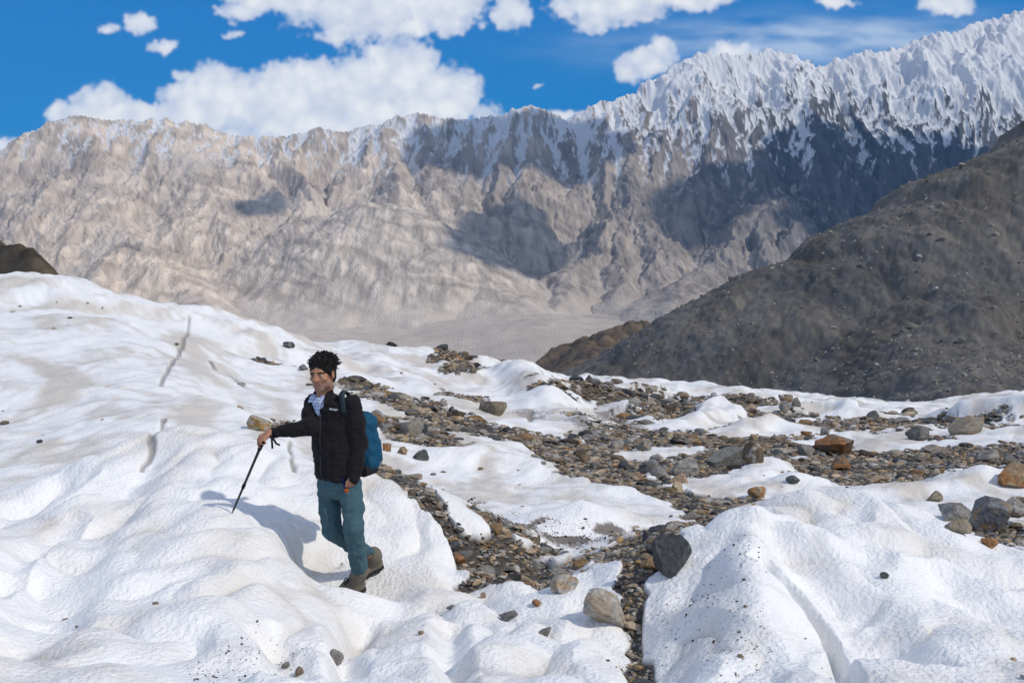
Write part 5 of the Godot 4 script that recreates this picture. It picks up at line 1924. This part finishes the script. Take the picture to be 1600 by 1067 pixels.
func grow_trousers() -> void:
	var mid := spot(540, 820, 7.0)
	var f := Field.new(mid - Vector3(0.30, 0.40, 0.32), mid + Vector3(0.30, 0.42, 0.34), 0.0085)
	f.trunk([[spot(528, 736, 7.0), 0.163, 0.122], [spot(529, 752, 7.0), 0.168, 0.125], [spot(531, 768, 7.0), 0.162, 0.120], [spot(531, 776, 7.0), 0.13, 0.10]], body_left, body_front, 0.03)
	f.chain([spot(547, 758, 6.93), spot(551, 792, 6.87), spot(552, 826, 6.82), spot(557, 858, 6.88), spot(561, 889, 6.93)], [0.084, 0.076, 0.070, 0.063, 0.059], 0.022)
	f.chain([spot(513, 758, 7.06), spot(515, 794, 6.99), spot(519, 828, 6.95), spot(547, 848, 7.07), spot(580, 870, 7.19)], [0.084, 0.075, 0.069, 0.060, 0.055], 0.022)
	f.trim(spot(561, 893, 6.93), (spot(561, 889, 6.93) - spot(557, 850, 6.87)).normalized())
	f.ruffle(cloth, Vector3(0.8, 0.8, 0.8), 0.010)
	f.ruffle(fold, Vector3(0.8, 1.0, 0.8), 0.0045)
	fields["trousers"] = f

func boot(ankle: Vector3, heel: Vector3, toe: Vector3, up: Vector3, name_: String) -> void:
	var lo := heel.min(toe).min(ankle) - Vector3.ONE * 0.09
	var hi := heel.max(toe).max(ankle) + Vector3.ONE * 0.09
	var f := Field.new(lo, hi, 0.006)
	var fw := (toe - heel).normalized()
	var side := up.cross(fw).normalized()
	var lift := up * 0.045
	f.limb(heel + lift + fw * 0.045, heel + lift * 1.05 + fw * 0.15, 0.046, 0.048, 0.02)
	f.limb(heel + lift + fw * 0.15, toe + up * 0.036 - fw * 0.045, 0.047, 0.040, 0.02)
	f.limb(heel + up * 0.06 + fw * 0.055, ankle, 0.048, 0.056, 0.03)
	f.limb(heel + up * 0.095 + fw * 0.10, heel + up * 0.06 + fw * 0.17, 0.034, 0.032, 0.03)
	f.limb(ankle - up * 0.004, ankle + up * 0.012, 0.060, 0.060, 0.01)
	f.trim(heel + up * 0.016, -up)
	fields[name_] = f
	var g := Field.new(lo, hi, 0.006)
	g.limb(heel + up * 0.012 + fw * 0.046, heel + up * 0.012 + fw * 0.15, 0.050, 0.050, 0.01)
	g.limb(heel + up * 0.012 + fw * 0.15, toe + up * 0.012 - fw * 0.042, 0.052, 0.046, 0.01)
	g.trim(heel + up * 0.021, up)
	g.trim(heel - up * 0.006, -up)
	# heel step
	g.brick(heel + up * -0.006 + fw * 0.115, Basis(side, up, fw), Vector3(0.07, 0.010, 0.014), 0.003, 0.004, true)
	fields[name_ + "_sole"] = g

var boot_frames := []
func grow_boots() -> void:
	for b in boot_frames:
		boot(b[0], b[1], b[2], b[3], b[4])

func grow_hair() -> void:
	var f := Field.new(head_at - Vector3(0.17, 0.10, 0.17), head_at + Vector3(0.17, 0.20, 0.17), 0.0040)
	var ax := head_axes
	f.blob(hp(0, 0.050, -0.020), ax, Vector3(0.093, 0.094, 0.106), 0.02)
	f.blob(hp(0, -0.030, -0.055), ax, Vector3(0.072, 0.060, 0.055), 0.03)
	f.blob(hp(0, -0.012, 0.110), ax, Vector3(0.069, 0.072, 0.075), 0.010, true)
	f.blob(hp(0, -0.110, 0.02), ax, Vector3(0.12, 0.085, 0.10), 0.012, true)
	for s: float in [-1.0, 1.0]:
		f.blob(hp(0.085 * s, -0.012, 0.004), ax, Vector3(0.03, 0.030, 0.022), 0.008, true)
		f.limb(hp(0.074 * s, 0.020, 0.030), hp(0.076 * s, -0.018, 0.024), 0.009, 0.004, 0.008)
	var r := RandomNumberGenerator.new()
	r.seed = 9
	for k in 420:
		var d := Vector3(r.randfn(), absf(r.randfn()) * 0.9 + 0.05, r.randfn() - 0.1).normalized()
		var root := Vector3(d.x * 0.084, 0.048 + d.y * 0.088, -0.022 + d.z * 0.098)
		if root.y < 0.075 and root.z > 0.03:
			continue
		if root.y < 0.02 and root.z > -0.01:
			continue
		# locks lie along the head, blown towards one side
		var sweep := Vector3(0.75 + r.randfn() * 0.35, 0.30 + r.randfn() * 0.25, 0.05 + r.randfn() * 0.45)
		sweep -= d * sweep.dot(d) * 0.85
		var tip := root + (d * r.randf_range(0.15, 0.6) + sweep).normalized() * r.randf_range(0.022, 0.054)
		f.limb(hp(root.x, root.y, root.z), hp(tip.x, tip.y, tip.z), 0.0105, 0.0024, 0.006)
	# fringe
	for k in 16:
		var x := lerpf(-0.062, 0.055, k / 15.0) + r.randfn() * 0.004
		var top := Vector3(x, 0.098 + r.randfn() * 0.005, 0.058 - x * x * 4.0)
		var tip := top + Vector3(-0.012 + r.randfn() * 0.010, -0.034 + r.randfn() * 0.009, 0.020)
		f.limb(hp(top.x, top.y, top.z), hp(tip.x, tip.y, tip.z), 0.013, 0.004, 0.008)
	fields["hair"] = f

func grow_pack() -> void:
	var c := spot(561, 690, 7.20)
	var ax := Basis(body_left, Vector3.UP, body_left.cross(Vector3.UP)).orthonormalized() * Basis(Vector3.RIGHT, 0.12)
	var f := Field.new(c - Vector3(0.28, 0.30, 0.28), c + Vector3(0.28, 0.30, 0.28), 0.009)
	f.brick(c, ax, Vector3(0.150, 0.205, 0.085), 0.06, 0.02)
	f.blob(c + body_front * -0.055 + Vector3(0, -0.05, 0), ax, Vector3(0.135, 0.135, 0.085), 0.04)
	f.blob(c + Vector3(0, 0.15, 0) + body_front * -0.01, ax, Vector3(0.13, 0.075, 0.085), 0.04)
	f.ruffle(cloth, Vector3(0.8, 0.8, 0.8), 0.012)
	fields["pack"] = f
	var g := Field.new(c - Vector3(0.28, 0.32, 0.28), c + Vector3(0.28, 0.02, 0.28), 0.009)
	g.brick(c + Vector3(0, -0.190, 0) + body_front * 0.01, ax, Vector3(0.140, 0.045, 0.080), 0.03, 0.02)
	fields["pack_base"] = g
	var h := Field.new(c - Vector3(0.28, 0.30, 0.28), c + Vector3(0.28, 0.30, 0.28), 0.009)
	h.brick(c + body_front * -0.125 + Vector3(0, -0.075, 0), ax, Vector3(0.095, 0.095, 0.030), 0.028, 0.02)
	fields["pack_pocket"] = h

func fabric(c: Color, rough: float, weave := 0.0) -> StandardMaterial3D:
	var m := StandardMaterial3D.new()
	m.albedo_color = c.linear_to_srgb()
	m.roughness = rough
	m.metallic_specular = 0.25
	m.uv1_triplanar = true
	m.uv1_scale = Vector3.ONE * 5.0
	m.albedo_texture = weave_tex
	if weave > 0.0:
		m.rim_enabled = true
		m.rim = weave
	return m
var weave_tex: NoiseTexture2D

func make_person() -> void:
	weave_tex = noise_tex(256, 121, 0.06, 4, Color(0.82, 0.82, 0.82), Color(1, 1, 1))
	head_at = spot(503.5, 584, 6.96)
	var hz := Vector3(-0.31, -0.06, 0.95).normalized()
	var hx := Vector3.UP.cross(hz).normalized()
	head_axes = Basis(hx, hz.cross(hx), hz) * Basis(Vector3.BACK, 0.05)
	# boots stand on the ice
	var h1 := spot(570, 921, 7.08)
	var t1 := spot(524, 929, 6.92)
	h1.y = ground(h1.x, h1.z) + 0.004
	t1.y = ground(t1.x, t1.z) + 0.004
	t1 = h1 + (t1 - h1).normalized() * 0.285
	t1.y = maxf(t1.y, ground(t1.x, t1.z) + 0.004)
	var h2 := spot(598, 888, 7.32)
	var t2 := spot(551, 908, 7.16)
	h2.y = ground(h2.x, h2.z) + 0.035
	t2.y = ground(t2.x, t2.z) + 0.004
	t2 = h2 + (t2 - h2).normalized() * 0.285
	var f1 := (t1 - h1).normalized()
	var f2 := (t2 - h2).normalized()
	var u1 := (Vector3.UP - f1 * f1.y).normalized()
	var u2 := (Vector3.UP - f2 * f2.y).normalized()
	boot_frames = [[spot(562, 893, 6.95), h1, t1, u1, "boot"], [spot(584, 869, 7.215), h2, t2, u2, "boot2"]]
	in_parallel(grow, 8)
	at_feet = (h1 + t1) * 0.5
	var man := thing("person", at_feet)
	tag(man, "person in a black fleece jacket, teal jeans and hiking boots standing on the ice", "person")
	var skin_mat := StandardMaterial3D.new()
	skin_mat.vertex_color_use_as_albedo = true
	skin_mat.roughness = 0.55
	skin_mat.metallic_specular = 0.4
	skin_mat.subsurf_scatter_enabled = true
	skin_mat.subsurf_scatter_strength = 0.12
	part("body", flesh_mesh([fields["under"], fields["head"], fields["hand"], fields["hand2"]], at_feet, skin), skin_mat, man)
	var hair_mat := fabric(Color(0.014, 0.012, 0.011), 0.5)
	part("hair", flesh_mesh([fields["hair"]], at_feet), hair_mat, man)
	var shirt_mat := StandardMaterial3D.new()
	shirt_mat.vertex_color_use_as_albedo = true
	shirt_mat.roughness = 0.85
	part("shirt", flesh_mesh([fields["shirt"]], at_feet, checks), shirt_mat, man)
	var fleece := fabric(Color(0.0165, 0.0150, 0.0175), 0.95, 0.25)
	var jacket := part("jacket", flesh_mesh([fields["jacket"]], at_feet), fleece, man)
	var grey_cord := fabric(Color(0.06, 0.06, 0.065), 0.6)
	var zip := []
	for i in 12:
		var py := lerpf(646.0, 744.0, i / 11.0)
		zip.append(jacket_front(lerpf(499.5, 500.5, i / 11.0), py))
	part("zipper", band(zip, 0.009, 0.004, body_left, at_feet), grey_cord, jacket)
	var mark := TextMesh.new()
	mark.text = "Sherpa"
	var font := SystemFont.new()
	font.font_names = PackedStringArray(["Droid Sans"])
	font.font_weight = 700
	mark.font = font
	mark.font_size = 16
	mark.pixel_size = 0.0013
	mark.depth = 0.002
	var white := StandardMaterial3D.new()
	white.albedo_color = Color(0.80, 0.80, 0.82)
	white.roughness = 0.8
	var lettering := part("lettering", mark, white, jacket)
	var on := jacket_front(521, 639.5)
	var facing := jacket_normal(521, 639.5)
	var rx := Vector3.UP.cross(facing).normalized()
	lettering.transform = Transform3D(Basis(rx, facing.cross(rx), facing), on + facing * 0.003 - at_feet)
	var denim := fabric(Color(0.062, 0.125, 0.155), 0.9, 0.15)
	var jeans := part("trousers", flesh_mesh([fields["trousers"]], at_feet), denim, man)
	var blue_band := fabric(Color(0.006, 0.018, 0.075), 0.8)
	var b0 := field_front("trousers", 535.5, 747)
	var b1 := field_front("trousers", 541, 764)
	part("belt_end", band([b0 + Vector3(0, 0.02, 0.006), b0 + Vector3(0, 0, 0.006), (b0 + b1) * 0.5 + Vector3(0, 0, 0.008), b1 + Vector3(0, 0, 0.006)], 0.022, 0.005, Vector3.RIGHT, at_feet), blue_band, jeans)
	part("belt_tag", band([b1 + Vector3(0, 0.004, 0.009), b1 + Vector3(0.004, -0.026, 0.010)], 0.030, 0.005, Vector3.RIGHT, at_feet), fabric(Color(0.42, 0.10, 0.03), 0.7), jeans)
	var leather := fabric(Color(0.185, 0.165, 0.130), 0.85)
	var rubber := fabric(Color(0.03, 0.028, 0.026), 0.8)
	for b in boot_frames:
		var up := part("boot", flesh_mesh([fields[b[4]]], at_feet), leather, man)
		part("sole", flesh_mesh([fields[b[4] + "_sole"]], at_feet), rubber, up)
		var fw: Vector3 = (b[2] - b[1]).normalized()
		var side: Vector3 = b[3].cross(fw).normalized()
		for k in 5:
			var c: Vector3 = b[1] + fw * (0.135 + k * 0.014) + b[3] * (0.129 - k * 0.0115)
			part("lace", band([c - side * 0.030 - b[3] * 0.012, c - side * 0.012 + b[3] * 0.001, c + side * 0.012 + b[3] * 0.001, c + side * 0.030 - b[3] * 0.012], 0.006, 0.005, fw, at_feet), rubber, up)
	make_pack()
	make_pole()

# first surface of a grown field along a sight line
func field_front(which: String, px: float, py: float) -> Vector3:
	var f: Field = fields[which]
	var d := 6.4
	while d < 7.6:
		var p := spot(px, py, d)
		var q := ((p - f.o) / f.cell).round()
		if q.x >= 0 and q.y >= 0 and q.z >= 0 and q.x < f.n.x and q.y < f.n.y and q.z < f.n.z and f.f[(int(q.z) * f.n.y + int(q.y)) * f.n.x + int(q.x)] < 0.0:
			return p
		d += 0.003
	return spot(px, py, 6.85)

func jacket_front(px: float, py: float) -> Vector3:
	return field_front("jacket", px, py)

func jacket_normal(px: float, py: float) -> Vector3:
	var a := jacket_front(px - 6, py)
	var b := jacket_front(px + 6, py)
	var c := jacket_front(px, py + 6)
	var e := jacket_front(px, py - 6)
	return (b - a).cross(e - c).normalized()

func make_pack() -> void:
	var c := spot(561, 690, 7.20)
	var root := thing("backpack", c - Vector3(0, 0.24, 0))
	tag(root, "blue backpack with dark base worn on the walker's back", "backpack")
	var sh := root.position
	var blue_mat := fabric(Color(0.012, 0.085, 0.165), 0.7)
	var dark := fabric(Color(0.020, 0.024, 0.030), 0.8)
	part("bag", flesh_mesh([fields["pack"]], sh), blue_mat, root)
	part("base", flesh_mesh([fields["pack_base"]], sh), dark, root)
	part("pocket", flesh_mesh([fields["pack_pocket"]], sh), blue_mat, root)
	var strap_mat := fabric(Color(0.035, 0.055, 0.065), 0.8)
	# shoulder straps run over the jacket from back to chest
	for s in [[[556, 660, 7.14], [545, 618, 7.02], [538, 611, 6.95], [534, 615, 6.875], [534, 625, 6.845], [537, 645, 6.83]], [[500, 640, 7.30], [500, 618, 7.16], [494, 617, 7.09], [489, 624, 7.02]]]:
		var pts := []
		for p in s:
			pts.append(spot(p[0], p[1], p[2]))
		part("strap", band(pts, 0.042, 0.010, body_left, sh), strap_mat, root)
	part("cord", band([spot(589, 690, 7.28), spot(590.5, 697, 7.27), spot(590, 703, 7.27)], 0.006, 0.004, body_left, sh), dark, root)
	part("buckle_strap", band([spot(570, 727, 7.05), spot(571.5, 735, 7.04), spot(571, 741, 7.04)], 0.014, 0.004, body_left, sh), dark, root)

func make_pole() -> void:
	var tip := hit(362, 802)
	var top := spot(410.5, 689, 6.835)
	var dir := (tip - top).normalized()
	var root := thing("trekking_pole", tip)
	tag(root, "black trekking pole planted in the ice, held by the walker", "pole")
	var black := StandardMaterial3D.new()
	black.albedo_color = Color(0.10, 0.105, 0.115)
	black.roughness = 0.45
	var grip := fabric(Color(0.02, 0.02, 0.022), 0.85)
	var len := top.distance_to(tip)
	part("grip", rod(top - dir * 0.035, top + dir * 0.075, 0.017, 0.0145, tip), grip, root)
	part("shaft", rod(top + dir * 0.075, top + dir * len * 0.62, 0.0100, 0.0095, tip), black, root)
	part("clamp", rod(top + dir * len * 0.60, top + dir * len * 0.645, 0.0135, 0.0125, tip), grip, root)
	part("lower_shaft", rod(top + dir * len * 0.645, tip - dir * 0.03, 0.0085, 0.0075, tip), black, root)
	part("tip", rod(tip - dir * 0.035, tip + dir * 0.01, 0.0065, 0.0025, tip), black, root)
	for s in [[[421, 680, 6.82], [424, 684, 6.80], [424.6, 691, 6.80], [425.2, 701, 6.80]], [[421, 680, 6.84], [427, 686, 6.83], [431, 693, 6.83], [437, 695.5, 6.83]]]:
		var pts := []
		for p in s:
			pts.append(spot(p[0], p[1], p[2]))
		part("wrist_strap", band(pts, 0.014, 0.004, Vector3(1, 0.3, 0), tip), grip, root)

func _ready() -> void:
	# camera
	var cam := Camera3D.new()
	cam.name = "camera"
	cam.fov = rad_to_deg(2.0 * atan(533.5 / FOCAL))
	cam.near = 0.1
	cam.far = 30000.0
	cam.transform = eye
	add_child(cam)
	# sky, exposure
	var env := Environment.new()
	env.background_mode = Environment.BG_SKY
	var sky := Sky.new()
	var pano := PanoramaSkyMaterial.new()
	pano.panorama = make_sky()
	sky.sky_material = pano
	env.sky = sky
	env.tonemap_mode = Environment.TONE_MAPPER_LINEAR
	env.tonemap_exposure = 1.06
	env.fog_enabled = true
	env.fog_density = 0.000030
	env.fog_light_color = Color(0.52, 0.77, 1.0)
	env.sdfgi_enabled = true
	env.ssao_enabled = true
	env.ssil_enabled = true
	var we := WorldEnvironment.new()
	we.name = "world_environment"
	we.environment = env
	add_child(we)
	# sun
	var sun := DirectionalLight3D.new()
	sun.name = "sun"
	sun.light_energy = 0.85
	sun.light_color = Color(1.0, 0.965, 0.91)
	sun.light_angular_distance = 1.2
	sun.shadow_enabled = true
	add_child(sun)
	sun.look_at_from_position(TO_SUN * 100.0, Vector3.ZERO)
	# the setting
	make_mountains()
	make_moraine()
	make_hills()
	var plain := PlaneMesh.new()
	plain.size = Vector2(10000, 9000)
	var soil := StandardMaterial3D.new()
	soil.albedo_color = Color(0.30, 0.26, 0.22).linear_to_srgb()
	soil.roughness = 0.95
	var ground_sheet := setting("valley_ground", plain, soil)
	ground_sheet.position = Vector3(0, -262, -3000)
	make_glacier()
	make_clouds()
	make_person()
	make_boulders()
	make_gravel()
